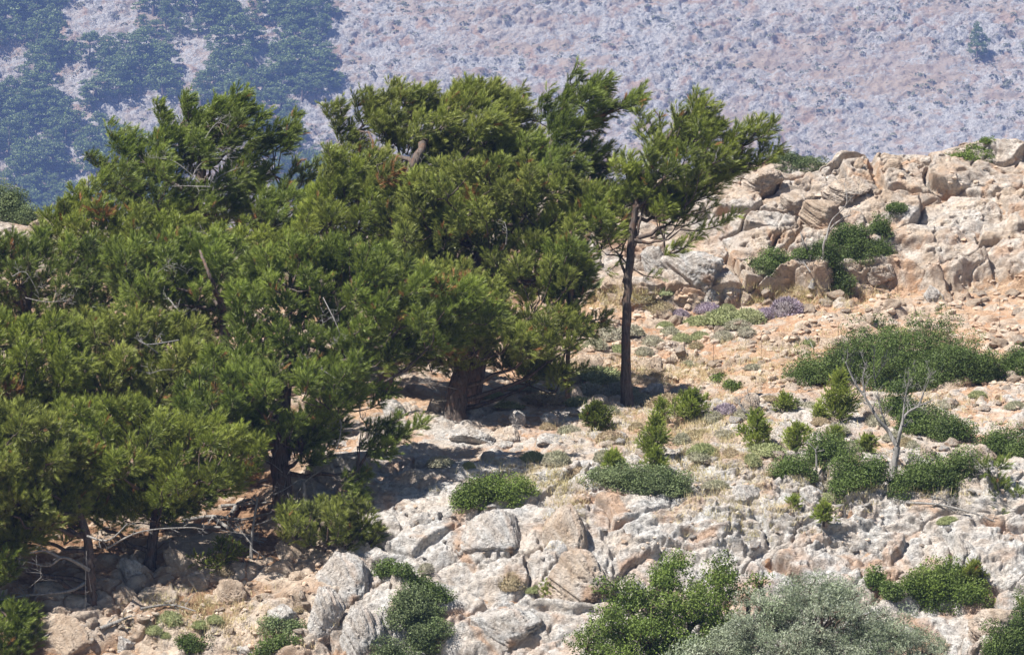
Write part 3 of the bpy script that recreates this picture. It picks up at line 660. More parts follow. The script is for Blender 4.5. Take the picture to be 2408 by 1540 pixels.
pine('pine_tree', 'big pine in front of the mass on a thick shaded trunk above fallen wood', 114.4,
     [(664, 1200, 0, .24), (664, 1130, 0, .215), (655, 1040, 0, .2), (668, 940, 0, .18), (672, 850, .2, .16), (700, 760, 1.6, .11), (740, 680, 2.4, .05)],
     body=[(1, [(600, 600), (700, 570), (840, 560), (940, 590), (1000, 640), (1150, 680), (1175, 740), (1100, 790), (1000, 820), (900, 860), (800, 860), (700, 830), (620, 840), (540, 800), (540, 680)]),
           (0, [(480, 820), (600, 830), (640, 900), (600, 960), (520, 1000), (430, 980), (420, 900)]),
           (-.3, [(700, 850), (850, 850), (840, 910), (760, 930), (700, 900)]),
           (-.7, [(540, 850), (650, 860), (760, 850), (850, 890), (800, 960), (700, 985), (620, 1000), (540, 960)]),
           (.8, [(560, 980), (640, 960), (760, 970), (840, 1000), (760, 1040), (640, 1030)])],
     fingers=[(850, 1010, 940, 985, -.6, .2), (880, 1020, 1005, 990, -.6, .2), (850, 1040, 960, 1020, -.6, .2), (840, 1050, 920, 1045, -.6, .2), (860, 1070, 930, 1060, -.6, .18), (700, 1010, 770, 985, -.5, .2), (720, 1020, 800, 1000, -.5, .18), (700, 1040, 740, 1030, -.5, .19), (730, 1090, 760, 1070, -.6, .2), (705, 1085, 735, 1080, -.6, .18),
              (800, 1130, 870, 1110, -.7, .2), (800, 1150, 850, 1150, -.7, .2), (840, 1180, 855, 1160, -.7, .17), (640, 1000, 620, 960, -.3, .2), (610, 980, 590, 940, -.3, .2), (620, 1050, 600, 1010, -.3, .16), (870, 960, 905, 930, 0, .17), (870, 900, 930, 920, 0, .15), (800, 920, 830, 880, 0, .2), (850, 880, 860, 920, 0, .17)],
     foot=True, wind=.2, spacing=52, layers=2.1, thick=1.8, r0=.25,
     holes=[(680, 930, 52, 50), (760, 905, 30, 20)],
     bare=[([(675, 880, -.3), (740, 900, -.6), (800, 985, -.9), (790, 1060, -1)], .06, 10), ([(850, 930, -.4), (848, 980, -.6), (880, 1010, -.6), (850, 1050, -.7)], .035, 8), ([(690, 870, -.5), (735, 860, -.8), (790, 890, -.9)], .05, 9),
           ([(640, 930, -.4), (600, 935, -.8), (560, 930, -.9)], .03, 8), ([(664, 1110, -.2), (640, 1090, -.4), (620, 1080, -.5)], .03, 4), ([(660, 1020, -.3), (700, 1010, -.6), (720, 985, -.7)], .02, 5), ([(700, 1130, -.4), (650, 1160, -.8), (590, 1170, -.9)], .025, 7), ([(420, 800, -1.5), (350, 810, -1.9), (325, 800, -1.9)], .04, 4), ([(760, 700, -1.2), (790, 760, -1.9), (800, 790, -1.9)], .025, 8)])
pine('pine_tree', 'bushy pine in the left mass with a grey crooked branch lying across its needles', 116.6,
     [(250, 1060, 0, .2), (250, 950, 0, .17), (280, 800, 0, .1)],
     body=[[(140, 740), (280, 730), (420, 740), (520, 800), (500, 900), (400, 960), (260, 960), (140, 900)]],
     wind=.25, spacing=52, layers=2.2, thick=1.6, tintc=.55,
     bare=[([(410, 870, -1.7), (380, 870, -2), (350, 880, -2)], .03, 4), ([(370, 830, -1.8), (350, 815, -2), (330, 800, -2)], .045, 2)])
pine('pine_tree', 'fresh green pine reaching out of the left edge, half way up the mass', 115.4,
     [(40, 1120, 0, .2), (40, 960, 0, .17), (60, 820, 0, .1)],
     body=[[(-160, 740), (0, 750), (120, 750), (200, 800), (220, 900), (180, 960), (60, 980), (-160, 960)]],
     wind=.2, spacing=52, layers=2.2, thick=1.6, tintc=.62)
pine('pine_tree', 'wide low pine with a skirt of bright needles over the shaded lower left slope', 113,
     [(352, 1330, 0, .13), (360, 1260, 0, .12), (366, 1190, 0, .11), (350, 1100, 0, .09), (340, 1020, 0, .05)],
     body=[[(120, 960), (260, 940), (400, 970), (540, 1000), (620, 1040), (610, 1100), (540, 1140), (440, 1190), (380, 1190), (250, 1220), (130, 1180)]],
     fingers=[(580, 1080, 625, 1040, 0, .17), (560, 1110, 610, 1100, 0, .15), (470, 1180, 500, 1190, 0, .15), (440, 1200, 460, 1200, 0, .15)],
     foot=True, wind=.15, spacing=50, layers=2.6, thick=2.4, tintc=.6, bare=[([(110, 1000, -1.8), (90, 1010, -2), (55, 1035, -2)], .02, 6), ([(400, 1310, -.2), (398, 1250, -.2), (395, 1200, 0)], .02, 2)])
pine('pine_tree', 'pine at the lower left edge on a short dark trunk, over dead limbs and roots', 111.6,
     [(216, 1420, 0, .12), (212, 1350, 0, .11), (205, 1270, 0, .1), (180, 1180, 0, .07)],
     body=[[(-160, 960), (0, 950), (130, 970), (200, 1060), (200, 1200), (150, 1250), (30, 1270), (-160, 1260)]],
     fingers=[(20, 1300, 60, 1290, 0, .2), (0, 1280, 30, 1250, 0, .2), (150, 1280, 180, 1250, 0, .14)],
     foot=True, wind=.2, spacing=52, layers=2.2, thick=1.5,
     bare=[([(210, 1340, -.3), (150, 1310, -.6), (110, 1330, -.6), (30, 1310, -.6)], .10, 6), ([(140, 1310, -.6), (105, 1295, -.8), (70, 1300, -.9)], .08, 2), ([(200, 1370, 0), (160, 1390, -.3), (60, 1400, -.5), (0, 1410, -.6)], .10, 8),
           ([(215, 1390, -.4), (205, 1330, -.5), (203, 1300, -.5), (200, 1440, -.6)], .015, 2), ([(250, 1290, -.2), (330, 1250, -.4), (440, 1240, -.4), (480, 1245, -.4)], .05, 8), ([(70, 1380, -.7), (100, 1350, -.9), (60, 1345, -.9)], .02, 7), ([(205, 1260, -.4), (255, 1270, -.7), (300, 1230, -.8)], .07, 6)])
pine('pine_tree', 'pine bough in the bottom left corner with brownish needles', 109.8,
     [(-20, 1700, 0, .12), (-10, 1560, 0, .1), (20, 1450, 0, .05)],
     body=[[(-120, 1400), (20, 1395), (70, 1420), (100, 1450), (90, 1500), (70, 1540), (40, 1600), (-120, 1640)]],
     fingers=[(0, 1380, 40, 1310, 0, .2), (-20, 1370, 20, 1300, 0, .2), (50, 1500, 90, 1490, 0, .15)], wind=.2, spacing=48, layers=2., thick=1., tintc=.55)
pine('pine_shrub', 'low spreading pine shrub at the foot of the big trunk, hanging over the boulders', 113.6,
     [(770, 1290, 0, .06), (770, 1240, 0, .05), (760, 1200, 0, .03)],
     body=[[(655, 1200), (700, 1185), (780, 1180), (850, 1185), (880, 1215), (885, 1250), (800, 1255), (730, 1260), (665, 1235)]],
     fingers=[(700, 1220, 665, 1195, 0, .15), (840, 1200, 830, 1170, 0, .16), (870, 1240, 895, 1250, 0, .13)],
     foot=True, wind=.1, spacing=42, layers=2., thick=.9, tintc=.3, cat='pine shrub')
pine('pine_tree', 'crooked pine at the right edge with twisted grey trunk and thin brownish needles', 113,
     [(2290, 1200, 0, .07), (2330, 1185, 0, .07), (2332, 1150, 0, .06), (2325, 1115, 0, .055), (2335, 1085, 0, .03)],
     body=[[(2340, 1100), (2370, 1130), (2400, 1150), (2440, 1200), (2440, 1320), (2390, 1330), (2370, 1260), (2340, 1240), (2350, 1180)]],
     fingers=[(2330, 1110, 2310, 1090, 0, .15), (2345, 1100, 2360, 1085, 0, .16), (2350, 1220, 2320, 1205, 0, .13), (2360, 1260, 2335, 1240, 0, .12), (2390, 1310, 2400, 1340, 0, .15)],
     wind=.1, spacing=42, layers=1.7, thick=.7, tintc=.4, dens=.8, bark=M_DEAD,
     bare=[([(2250, 1180, 0), (2180, 1175, .2), (2110, 1165, .3)], .02, 8), ([(2290, 1200, -.2), (2240, 1195, 0), (2200, 1185, 0)], .03, 12), ([(2330, 1120, 0), (2310, 1110, -.2), (2300, 1085, -.2)], .03, 6), ([(2290, 1200, 0), (2340, 1180, -.3), (2390, 1200, -.3)], .04, 6)])
pine('pine_shrub', 'young pine in the bottom right corner over the dark bush', 109.2,
     [(2440, 1560, 0, .05), (2420, 1500, 0, .04), (2400, 1440, 0, .02)],
     body=[[(2370, 1420), (2400, 1400), (2460, 1400), (2460, 1500), (2390, 1500), (2350, 1460)]], wind=.1, spacing=42, layers=1.6, thick=.6, tintc=.45, cat='pine shrub')
pine('pine_tree', 'pine mostly outside the left edge, shading the lower left slope', 110.8,
     [(-330, 1420, 0, .16), (-320, 1300, 0, .13), (-300, 1100, 0, .08)],
     body=[[(-640, 800), (-400, 700), (-180, 760), (-100, 900), (-90, 1200), (-200, 1260), (-500, 1260), (-660, 1100)]], wind=.2, spacing=70, layers=2.2, thick=2.0)
# young pines out on the rocks
def young(label, u, v, w, h, tint=.75, wind=.1, dens=1., shape=1., mat=None):
    """a small bushy pine: foot at (u,v), w and h in photo pixels"""
    p, _ = hit(u, v); s = px(p[1]); H = h * s; Wd = w * s / 2
    root = empty('young_pine', p, label, 'young pine'); ac = Acc(); at = Acc(); ab = Acc()
    tube(ab, [p - UP * .1, p + UP * H * .5, p + UP * H * .92], [.035, .02, .006], 6)
    n = int(9 + 22 * H * Wd); shape = shape * RNG.uniform(1.1, 2.0)
    for k in range(int(RNG.integers(0, 3))):
        q = p + np.array([RNG.uniform(-.7, .7) * Wd, RNG.uniform(-.4, .4) * Wd, 0]); hh = H * RNG.uniform(.5, .85); plume(ac, at, q + UP * hh * .3, q + UP * hh, .12, dens * 1.5, wind, tint, 24, .14, .085)
    for k in range(n):
        t = (k + .5) / n; a = RNG.uniform(0, 2 * np.pi)
        r = Wd * (1 - t ** (shape * 1.5)) * RNG.uniform(.45, 1.15) * (.7 + .3 * min(1, t * 5))
        b = p + UP * H * t * .8; tip = b + np.array([math.cos(a) * r, math.sin(a) * r * .85, H * .10 + r * .25])
        plume(ac, at, b, tip, min(.16, .09 + Wd * .12), dens * 1.7, wind, np.clip(tint - .02 + RNG.normal(0, .2), 0, 1), 24, .14, .085)
    plume(ac, at, p + UP * H * .6, p + UP * H * .97 + np.array([RNG.normal(0, .06), 0, 0]), .085, dens, wind, tint, 24, .14, .085)
    ab.add(np.concatenate(at.v), np.concatenate(at.f)); ab.build('trunk', M_BARK, root); ac.build('needles', mat or M_PINEY, root, smooth=False)
young('tallest young pine, narrow and bright, in front of the big dark bush', 1975, 990, 110, 130, .8, shape=.8)
young('young pine with two tops standing above the oval green bush', 1540, 1075, 105, 110, .7)
young('round tuft of young pine touching the upper edge of the oval green bush', 1540, 1110, 70, 62, .8)
young('yellowish low young pine at the left end of the oval green bush', 1440, 1115, 90, 58, .9)
young('dark dense little pine standing half in the big pine shade', 1405, 1010, 95, 66, .2, mat=M_PINE, shape=1.6, dens=1.4)
young('spreading young pine right of the dark shadowed little pine', 1622, 985, 110, 70, .75)
young('small slim young pine left of the spreading one', 1555, 985, 45, 52, .75)
young('bright young pine in the middle of the stony shelf', 1780, 1050, 100, 90, .85)
young('bright young pine behind the left end of the long bush', 1875, 1060, 80, 72, .85)
young('brownish green low young pine left of the tallest one', 1845, 965, 62, 40, .6)
young('young pine top rising over the middle of the long bush', 1965, 1050, 60, 50, .6)
young('young pine beside the forked dead snag', 2040, 1062, 56, 40, .65)
young('small flat young pine tuft alone on the ledge rock', 1937, 1228, 60, 46, .8)
young('smallest pine tuft, left of the one on the ledge', 1866, 1192, 38, 24, .8)
young('little pine tuft growing from the white slab', 1292, 1402, 52, 34, .8)
young('rusty green young pine on top of the round bush at lower right', 2290, 1385, 66, 72, .35, mat=M_PINE)
young('pine seedling at the left end of the tall young pine, by white stones', 1925, 985, 40, 36, .7)
young('thin pale young pine under the dead slim trunk at lower left', 520, 1340, 150, 80, .3, dens=.35, mat=M_PINE)
print('pines', time.time() - T0)
# ------------------------------------------------------------------ evergreen bushes
bush('evergreen_bush', 'large dark green bush sprawling over the orange slope at right', 'bush',
     [(1900, 905, 60, 40), (1960, 900, 90, 85), (2050, 905, 110, 140), (2160, 910, 120, 150), (2260, 910, 90, 115), (2320, 905, 50, 80), (2180, 925, 120, 60)], M_LEAF, dens=1.1, depth=.6)
bush('evergreen_bush', 'dark bush cut by the right edge beside the largest bush', 'bush', [(2400, 885, 50, 75), (2450, 890, 60, 70)], M_LEAF, depth=.6)
bush('evergreen_bush', 'dark green bush behind the silvery forked snag under the cliff', 'bush',
     [(1950, 668, 62, 80), (2010, 665, 76, 95), (2070, 658, 40, 62)], M_LEAF, depth=.5, tint=.42)
bush('evergreen_bush', 'low dark bush left of the snag under the cliff', 'bush', [(1800, 680, 45, 45), (1850, 685, 50, 55), (1895, 675, 30, 45)], M_LEAF, depth=.5, tint=.45)
bush('evergreen_bush', 'rounded dark bush behind the tall forked white snag', 'bush',
     [(2110, 985, 45, 70), (2170, 1030, 70, 80), (2240, 1045, 60, 70)], M_LEAF, depth=.6, tint=.45)
bush('evergreen_bush', 'bush at the right edge just below the dark rounded one', 'bush', [(2350, 1075, 50, 62), (2410, 1085, 50, 75)], M_LEAF, depth=.6, tint=.45)
bush('evergreen_bush', 'long low bush left of the foot of the forked snag', 'bush',
     [(1870, 1120, 60, 55), (1940, 1130, 70, 85), (2010, 1150, 70, 95), (2060, 1140, 40, 70), (2000, 1165, 60, 40)], M_LEAF, depth=.5, tint=.55)
bush('evergreen_bush', 'long mound-shaped bush right of the foot of the forked snag', 'bush',
     [(2120, 1165, 40, 50), (2180, 1170, 75, 95), (2250, 1165, 65, 75), (2110, 1185, 30, 30)], M_LEAF, depth=.5, tint=.55)
bush('evergreen_bush', 'flat oval green bush on the pale shelf at centre right', 'bush',
     [(1420, 1155, 45, 40), (1480, 1165, 70, 65), (1550, 1170, 70, 70), (1600, 1170, 35, 40)], M_LEAFG, depth=.6, tint=.45)
bush('evergreen_bush', 'flat green bush above the big grey boulders at centre', 'bush',
     [(1110, 1205, 50, 65), (1170, 1195, 60, 60), (1225, 1175, 40, 36), (1095, 1220, 30, 30)], M_LEAFB, depth=.6, tint=.5)
bush('evergreen_bush', 'low leafy bush on the skyline at the left end of the cliff top', 'bush', [(1850, 400, 50, 22), (1900, 405, 42, 18)], M_LEAFG, depth=.9, cr=.18, tint=.3)
bush('evergreen_bush', 'thin strip of green bush on the skyline above the pale cliff', 'bush', [(2270, 378, 40, 8), (2310, 376, 34, 8)], M_LEAFB, depth=.9, cr=.11)
bush('evergreen_bush', 'small wind-combed green bush clinging in a crack of the cliff', 'bush', [(2070, 560, 30, 45), (2110, 530, 30, 30)], M_LEAF, depth=.5, cr=.2, tint=.4)
bush('evergreen_bush', 'dark creeping bush over the edge of the grey boulders at bottom centre', 'bush', [(910, 1365, 36, 36), (950, 1375, 32, 34), (985, 1400, 36, 40), (1025, 1440, 36, 50)], M_LEAF, depth=.5, cr=.2, tint=.4)
bush('evergreen_bush', 'tall greyish green bush at the bottom beside the big boulder', 'bush', [(960, 1530, 62, 110), (1000, 1480, 45, 70), (930, 1590, 60, 90), (1010, 1560, 50, 90)], M_LEAFG, depth=.5, tint=.35)
bush('evergreen_bush', 'sparse low green bush on litter at the bottom, left of the boulder', 'bush', [(640, 1500, 40, 30), (685, 1495, 30, 34)], M_LEAFG, depth=.5, cr=.16, tint=.45)
bush('evergreen_bush', 'deeply shaded dark bush on the bottom edge at left', 'bush', [(455, 1545, 45, 36), (640, 1560, 60, 40)], M_LEAF, depth=.5, cr=.2, tint=.3)
bush('evergreen_bush', 'round green bush on the rocks at lower right, rusty little pine on top', 'bush',
     [(2160, 1440, 50, 70), (2220, 1450, 75, 100), (2290, 1440, 45, 60)], M_LEAFB, depth=.7, tint=.45)
bush('evergreen_bush', 'ivy-like green bush between the olive and the round bush', 'bush', [(2060, 1410, 30, 60), (2095, 1420, 26, 50)], M_LEAF, depth=.5, cr=.18, tint=.6)
bush('evergreen_bush', 'dark glossy bush filling the bottom right corner', 'bush', [(2350, 1590, 50, 130), (2410, 1590, 60, 160)], M_LEAF, depth=.6, tint=.4)
bush('evergreen_bush', 'round leafy bush on the skyline at the left edge', 'bush', [(0, 520, 62, 84), (60, 535, 35, 40)], M_LEAFG, depth=.8, tint=.45)
bush('evergreen_bush', 'small green bush behind the broad pine, in its low shade', 'bush', [(1270, 890, 45, 40)], M_LEAF, depth=.6, cr=.2, tint=.55)
bush('evergreen_bush', 'little dark bush by dead twigs above the tall young pines', 'bush', [(1722, 925, 26, 18), (1690, 905, 18, 12)], M_LEAFB, depth=.6, cr=.12, tint=.4)
def treelet(name, label, cat, Y, blobs, mat, leaf, asp, dens, cr, tint, foot, nstem=9):
    """a leafy small tree: clumps through egg-shaped masses given by (u, v, ru, rv, dY)"""
    f = P(foot[0], foot[1], Y); f[2] = max(f[2], ground(f[0], f[1])) if ground(f[0], f[1]) > f[2] else ground(f[0], f[1])
    root = empty(name, f, label, cat); ac = Acc(); ab = Acc(); s = px(Y)
    for (u, v, ru, rv, dy) in blobs:
        c0 = P(u, v, Y + dy); a, h = ru * s, rv * s; b = (a + h) / 2
        n = max(6, int(2.0 * (a * h + a * b + b * h) / (cr * cr)))
        d = rdir(n); rr = RNG.uniform(.1, 1, (n, 1)) ** .4
        q = d * rr * np.array([a, b, h]) * (1 + .25 * RNG.normal(size=(n, 1)) * .5)
        for c in c0 + q:
            r = cr * RNG.uniform(.6, 1.35)
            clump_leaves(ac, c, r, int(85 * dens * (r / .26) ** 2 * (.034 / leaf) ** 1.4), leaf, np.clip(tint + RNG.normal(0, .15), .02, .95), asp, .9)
            if RNG.random() < .35: tube(ab, curve(c0 - UP * h * .6, c, 0, 6, sag=-.1, jit=.05), np.linspace(.03, .008, 6), 4)
        tube(ab, curve(f, c0 - UP * h * .5, 0, 6, jit=.05), np.linspace(.09, .04, 6), 7)
    ab.build('trunk', M_TWIG, root); ac.build('crown', mat, root, smooth=False); return root
treelet('oak_tree', 'leafy bright green evergreen oak at the bottom, left of the olive', 'oak tree', 107.5,
        [(1580, 1350, 52, 45, .6), (1690, 1365, 52, 50, .8), (1470, 1400, 50, 40, .3), (1530, 1420, 80, 60, 0), (1620, 1420, 80, 60, 0), (1440, 1470, 60, 50, -.2), (1520, 1500, 90, 50, -.3), (1640, 1500, 90, 60, -.2), (1380, 1515, 50, 30, -.3), (1560, 1580, 120, 60, -.5), (1440, 1560, 90, 50, -.5), (1700, 1440, 36, 50, .4)], M_LEAFB, .028, .62, 1.5, .24, .45, (1560, 1700))
treelet('olive_tree', 'silvery grey olive tree spreading across the bottom edge at right', 'olive tree', 106.6,
        [(1900, 1390, 70, 50, .3), (1990, 1400, 60, 45, .5), (1820, 1430, 70, 45, 0), (1930, 1460, 100, 60, -.2), (2030, 1460, 70, 60, .2), (1760, 1480, 70, 45, -.2), (1850, 1520, 110, 50, -.4), (1990, 1540, 110, 60, -.3), (2110, 1490, 70, 50, .3), (2170, 1530, 60, 50, .3), (1700, 1530, 70, 40, -.3), (1800, 1590, 130, 50, -.6), (2080, 1600, 130, 60, -.4)], M_OLIVE, .032, .30, 2.4, .24, .5, (1930, 1720))
treelet('wild_olive', 'loose grey green shrub between the oak and the olive', 'shrub', 108.4,
        [(1790, 1370, 28, 26, 0), (1860, 1385, 24, 18, 0), (1755, 1400, 26, 26, 0)], M_LEAFB, .034, .5, .7, .2, .35, (1780, 1440))
treelet('wild_olive', 'pale fuzzy shrub at the bottom, left of the olive branches', 'shrub', 106.,
        [(1640, 1530, 44, 28, 0), (1600, 1550, 40, 26, 0)], M_OLIVE, .036, .4, 1., .2, .7, (1630, 1700))

# ------------------------------------------------------------------ cushion shrubs, one of each kind built and then copied
def cushion_mesh(seed, n=1500, core=.86):
    g = np.random.default_rng(seed); d = nrm(g.normal(size=(n, 3))); d[:, 2] = np.abs(d[:, 2])
    lump = 1 + .35 * (fbm(d[:, 0] * 2.2 + seed, d[:, 1] * 2.2 + d[:, 2], 3, seed) - .5)[:, None]
    p = d * lump * np.array([1, .9, .62]) * g.uniform(.78, 1.0, (n, 1)); dd = nrm(d + g.normal(0, .35, (n, 3)))
    s = nrm(np.cross(dd, g.normal(size=(n, 3)))) * .028; l = g.uniform(.08, .16, (n, 1))
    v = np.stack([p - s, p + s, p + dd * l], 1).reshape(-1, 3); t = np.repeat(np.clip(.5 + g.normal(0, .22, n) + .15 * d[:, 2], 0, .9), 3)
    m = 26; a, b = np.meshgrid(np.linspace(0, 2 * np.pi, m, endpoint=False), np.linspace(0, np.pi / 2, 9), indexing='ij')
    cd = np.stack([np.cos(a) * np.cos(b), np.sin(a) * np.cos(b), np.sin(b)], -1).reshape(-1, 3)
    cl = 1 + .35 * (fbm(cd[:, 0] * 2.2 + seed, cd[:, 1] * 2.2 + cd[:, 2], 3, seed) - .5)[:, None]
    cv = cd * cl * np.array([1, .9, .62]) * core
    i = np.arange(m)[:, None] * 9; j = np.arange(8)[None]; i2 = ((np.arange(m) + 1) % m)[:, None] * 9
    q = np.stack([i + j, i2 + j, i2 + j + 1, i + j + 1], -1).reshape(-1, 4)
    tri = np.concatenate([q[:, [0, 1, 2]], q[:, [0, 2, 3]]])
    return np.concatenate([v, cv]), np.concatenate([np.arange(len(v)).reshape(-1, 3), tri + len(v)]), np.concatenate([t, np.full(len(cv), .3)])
CM = [cushion_mesh(k) for k in (301, 302, 303)]
protos = {}
def cushion(name, mat, u, v, w, h, label, group, cat='cushion shrub', k=0, sink=.05):
    p, n = hit(u, v); s = px(p[1]); key = (name, mat.name, k)
    if key not in protos:
        o = mesh_obj(name, CM[k][0], CM[k][1], mat, None, {'tint': CM[k][2]}, smooth=False); protos[key] = o
    else:
        o = protos[key].copy(); COL.objects.link(o)
    o.location = p + np.array([0, w * s * .25, -h * s * sink]); o.scale = (w * s / 2, w * s / 2 * .9, max(h * s, .12) / .62 * .95)
    o.rotation_euler = (RNG.uniform(-.1, .1), RNG.uniform(-.1, .1), RNG.uniform(0, 6.28))
    for q in ('label', 'category', 'group'):
        if q in o: del o[q]
    return tag(o, label, cat, group)
G1 = 'low cushion shrubs on the stony ground'
cushion('heath_cushion', M_CUSHP, 1850, 742, 90, 44, 'brightest purple flowering cushion, round, right end of the row below the cliff', None, 'heath', 0)
cushion('heath_cushion', M_CUSHP, 1665, 735, 74, 26, 'purple flowering cushion under the grey rocks left in the row', None, 'heath', 1)
cushion('heath_cushion', M_CUSHP, 1800, 748, 50, 26, 'faded purple cushion touching the brightest purple one', None, 'heath', 2)
cushion('heath_cushion', M_CUSHP, 1600, 752, 52, 26, 'greyish purple cushion at the left end of the row', None, 'heath', 2)
cushion('heath_cushion', M_CUSHP, 1705, 975, 70, 28, 'purple heath cushion beside the white boulder on the shelf', None, 'heath', 1)
cushion('spurge_shrub', M_EUPH, 1562, 694, 66, 40, 'pale yellow green spurge in front of the overhanging boulder', None, 'shrub', 0)
cushion('spurge_shrub', M_EUPH, 1795, 642, 60, 38, 'pale straw coloured spurge above the low dark bush', None, 'shrub', 1)
cushion('spurge_shrub', M_EUPH, 2085, 650, 26, 20, 'small pale spurge by the right end of the bush under the cliff', None, 'shrub', 2)
cushion('spurge_shrub', M_EUPH, 2055, 672, 30, 22, 'small pale spurge tuft in front of the bush under the cliff', None, 'shrub', 1)
cushion('spurge_shrub', M_EUPH, 1422, 675, 46, 22, 'flattened yellowish cushion left of the lone trunk below the boulders', None, 'shrub', 2)
cushion('spurge_shrub', M_EUPH, 1370, 680, 40, 20, 'pale tuft half hidden by the edge of the broad pine', None, 'shrub', 0)
cush = [  # u, v_foot, w, h, kind
 (1510, 715, 60, 26, 'b'), (1560, 735, 60, 26, 'b'), (1700, 765, 90, 36, 'g'), (1760, 760, 70, 32, 'g'), (1640, 765, 50, 22, 'g'), (1740, 775, 60, 22, 'c'), (1580, 790, 46, 20, 'c'), (1480, 790, 60, 26, 'c'), (1540, 812, 44, 22, 'c'),
 (1600, 805, 44, 20, 'g'), (1430, 800, 60, 30, 'c'), (1400, 820, 46, 24, 'c'), (1450, 830, 40, 18, 'g'), (1650, 800, 46, 20, 'g'), (1697, 805, 52, 26, 'c'), (1520, 835, 40, 18, 'c'), (1640, 820, 40, 16, 'b'), (1755, 790, 44, 20, 'c'), (1560, 775, 40, 18, 'g'),
 (1710, 735, 40, 20, 'g'), (1905, 810, 30, 12, 'g'), (1400, 900, 110, 34, 'g'), (1460, 930, 80, 30, 'c'), (1390, 930, 80, 26, 'c'), (1330, 945, 70, 22, 'c'), (1230, 920, 60, 20, 'c'), (1280, 950, 90, 24, 'b'), (1330, 900, 70, 20, 'b'), (1500, 950, 80, 24, 'c'), (1360, 955, 60, 20, 'g'),
 (1430, 975, 50, 20, 'c'), (1200, 960, 60, 18, 'g'), (1160, 940, 60, 18, 'g'), (1570, 955, 90, 26, 'b'), (1600, 1045, 50, 26, 'c'), (1655, 1070, 60, 26, 'g'), (1645, 1085, 60, 22, 'c'), (1770, 1095, 46, 28, 'g'), (1720, 1075, 50, 20, 'b'), (1810, 1070, 70, 24, 'g'),
 (1680, 990, 50, 22, 'c'), (1640, 1030, 50, 18, 'b'), (1750, 985, 40, 20, 'c'), (1700, 1030, 50, 18, 'c'), (1310, 1092, 56, 30, 'c'), (1250, 1083, 46, 20, 'g'), (1345, 1122, 70, 26, 'b'), (1420, 1085, 40, 26, 'c'), (1040, 1097, 56, 22, 'c'), (1100, 1102, 26, 16, 'g'),
 (1680, 1150, 60, 20, 'c'), (1560, 1135, 60, 18, 'c'), (2060, 1000, 60, 24, 'c'), (2150, 1055, 30, 18, 'c'), (1965, 1020, 56, 22, 'c'), (2020, 1060, 60, 24, 'c'), (1990, 1085, 46, 18, 'g'), (2270, 900, 30, 14, 'b'), (2300, 935, 50, 16, 'g'), (2230, 960, 60, 18, 'c'), (2050, 965, 40, 14, 'c'),
 (1930, 1000, 40, 18, 'b'), (1860, 1090, 46, 18, 'c'), (1905, 960, 40, 14, 'c'), (1815, 945, 40, 14, 'b'), (2390, 960, 40, 16, 'c'), (2130, 1050, 36, 20, 'b'), (2100, 1035, 40, 20, 'c'), (1950, 1150, 50, 16, 'c'), (1935, 1175, 40, 14, 'g'), (2230, 1230, 50, 14, 'g'),
 (400, 1465, 50, 26, 'g'), (360, 1490, 40, 18, 'g'), (470, 1475, 40, 16, 'g'), (505, 1465, 44, 18, 'g'), (530, 1350, 46, 20, 'b'), (385, 1500, 30, 14, 'g'), (700, 1440, 40, 14, 'b'), (1205, 1385, 50, 36, 'b'), (1180, 1185, 40, 14, 'c'), (1250, 1395, 30, 14, 'g'), (1000, 1345, 30, 20, 'c'),
 (1500, 1010, 40, 16, 'b'), (1430, 1035, 50, 20, 'b'), (1340, 1020, 50, 18, 'c'), (1290, 1010, 40, 16, 'b'), (1830, 1120, 50, 18, 'b'), (2205, 890, 40, 12, 'c'), (1775, 870, 40, 14, 'c'), (1620, 860, 36, 12, 'c'), (1540, 880, 36, 12, 'b'), (1690, 880, 40, 12, 'b')]
KM = {'c': (M_CUSH, 'grey twiggy cushion shrub among the stones', 'grey cushion shrubs'), 'g': (M_CUSHG, 'olive green cushion shrub among the stones', 'olive green cushion shrubs'), 'b': (M_CUSHB, 'dry brown cushion shrub among the stones', 'dry brown cushion shrubs')}
for i, (u, v, w_, h_, k) in enumerate(cush):
    mt, lb, gp = KM[k]
    f = 1.15 + .35 * RNG.random(); cushion('cushion_shrub', mt, u + RNG.uniform(-4, 4), v, w_ * f, h_ * 1.1, lb, gp, k=i % 3)

# ------------------------------------------------------------------ dead snags, logs, fence
def snag(name, label, cat, Y, trunks, n=8, ls=.5, base=True):
    p0 = P(trunks[0][0][0][0], trunks[0][0][0][1], Y) if Y else hit(*trunks[0][0][0])[0]
    Y = float(p0[1]); root = empty(name, p0, label, cat)
    for k, (pts, r, rt) in enumerate(trunks):
        a = Acc(); pp = np.array([P(q[0], q[1], Y + (q[2] if len(q) > 2 else RNG.uniform(-.1, .1) * k)) for q in pts])
        if k == 0: pp[0] -= UP * .12
        sl = smooth_line(pp, max(10, len(pp) * 5)); tube(a, sl, np.linspace(r, rt, len(sl)) * (1 + (.5 if k == 0 else 0) * np.exp(-np.arange(len(sl)) * 1.)), 9, rough=.2)
        for j in range(n if k else max(2, n // 3)):
            i = RNG.integers(int(len(sl) * (.3 if k else .6)), len(sl) - 1); t = nrm(sl[i + 1] - sl[i - 1]); d = nrm(t * .7 + rdir(1)[0] * .8 + UP * .35); l = ls * RNG.uniform(.3, 1.)
            twiggy(a, curve(sl[i], sl[i] + d * l, RNG.uniform(-.1, .1), 5, jit=.03), max(.006, .4 * (r + (rt - r) * i / len(sl))), .004, 4, l * .5, 1, 4)
        a.build('trunk' if k == 0 else 'limb', M_DEAD, root)
    return root
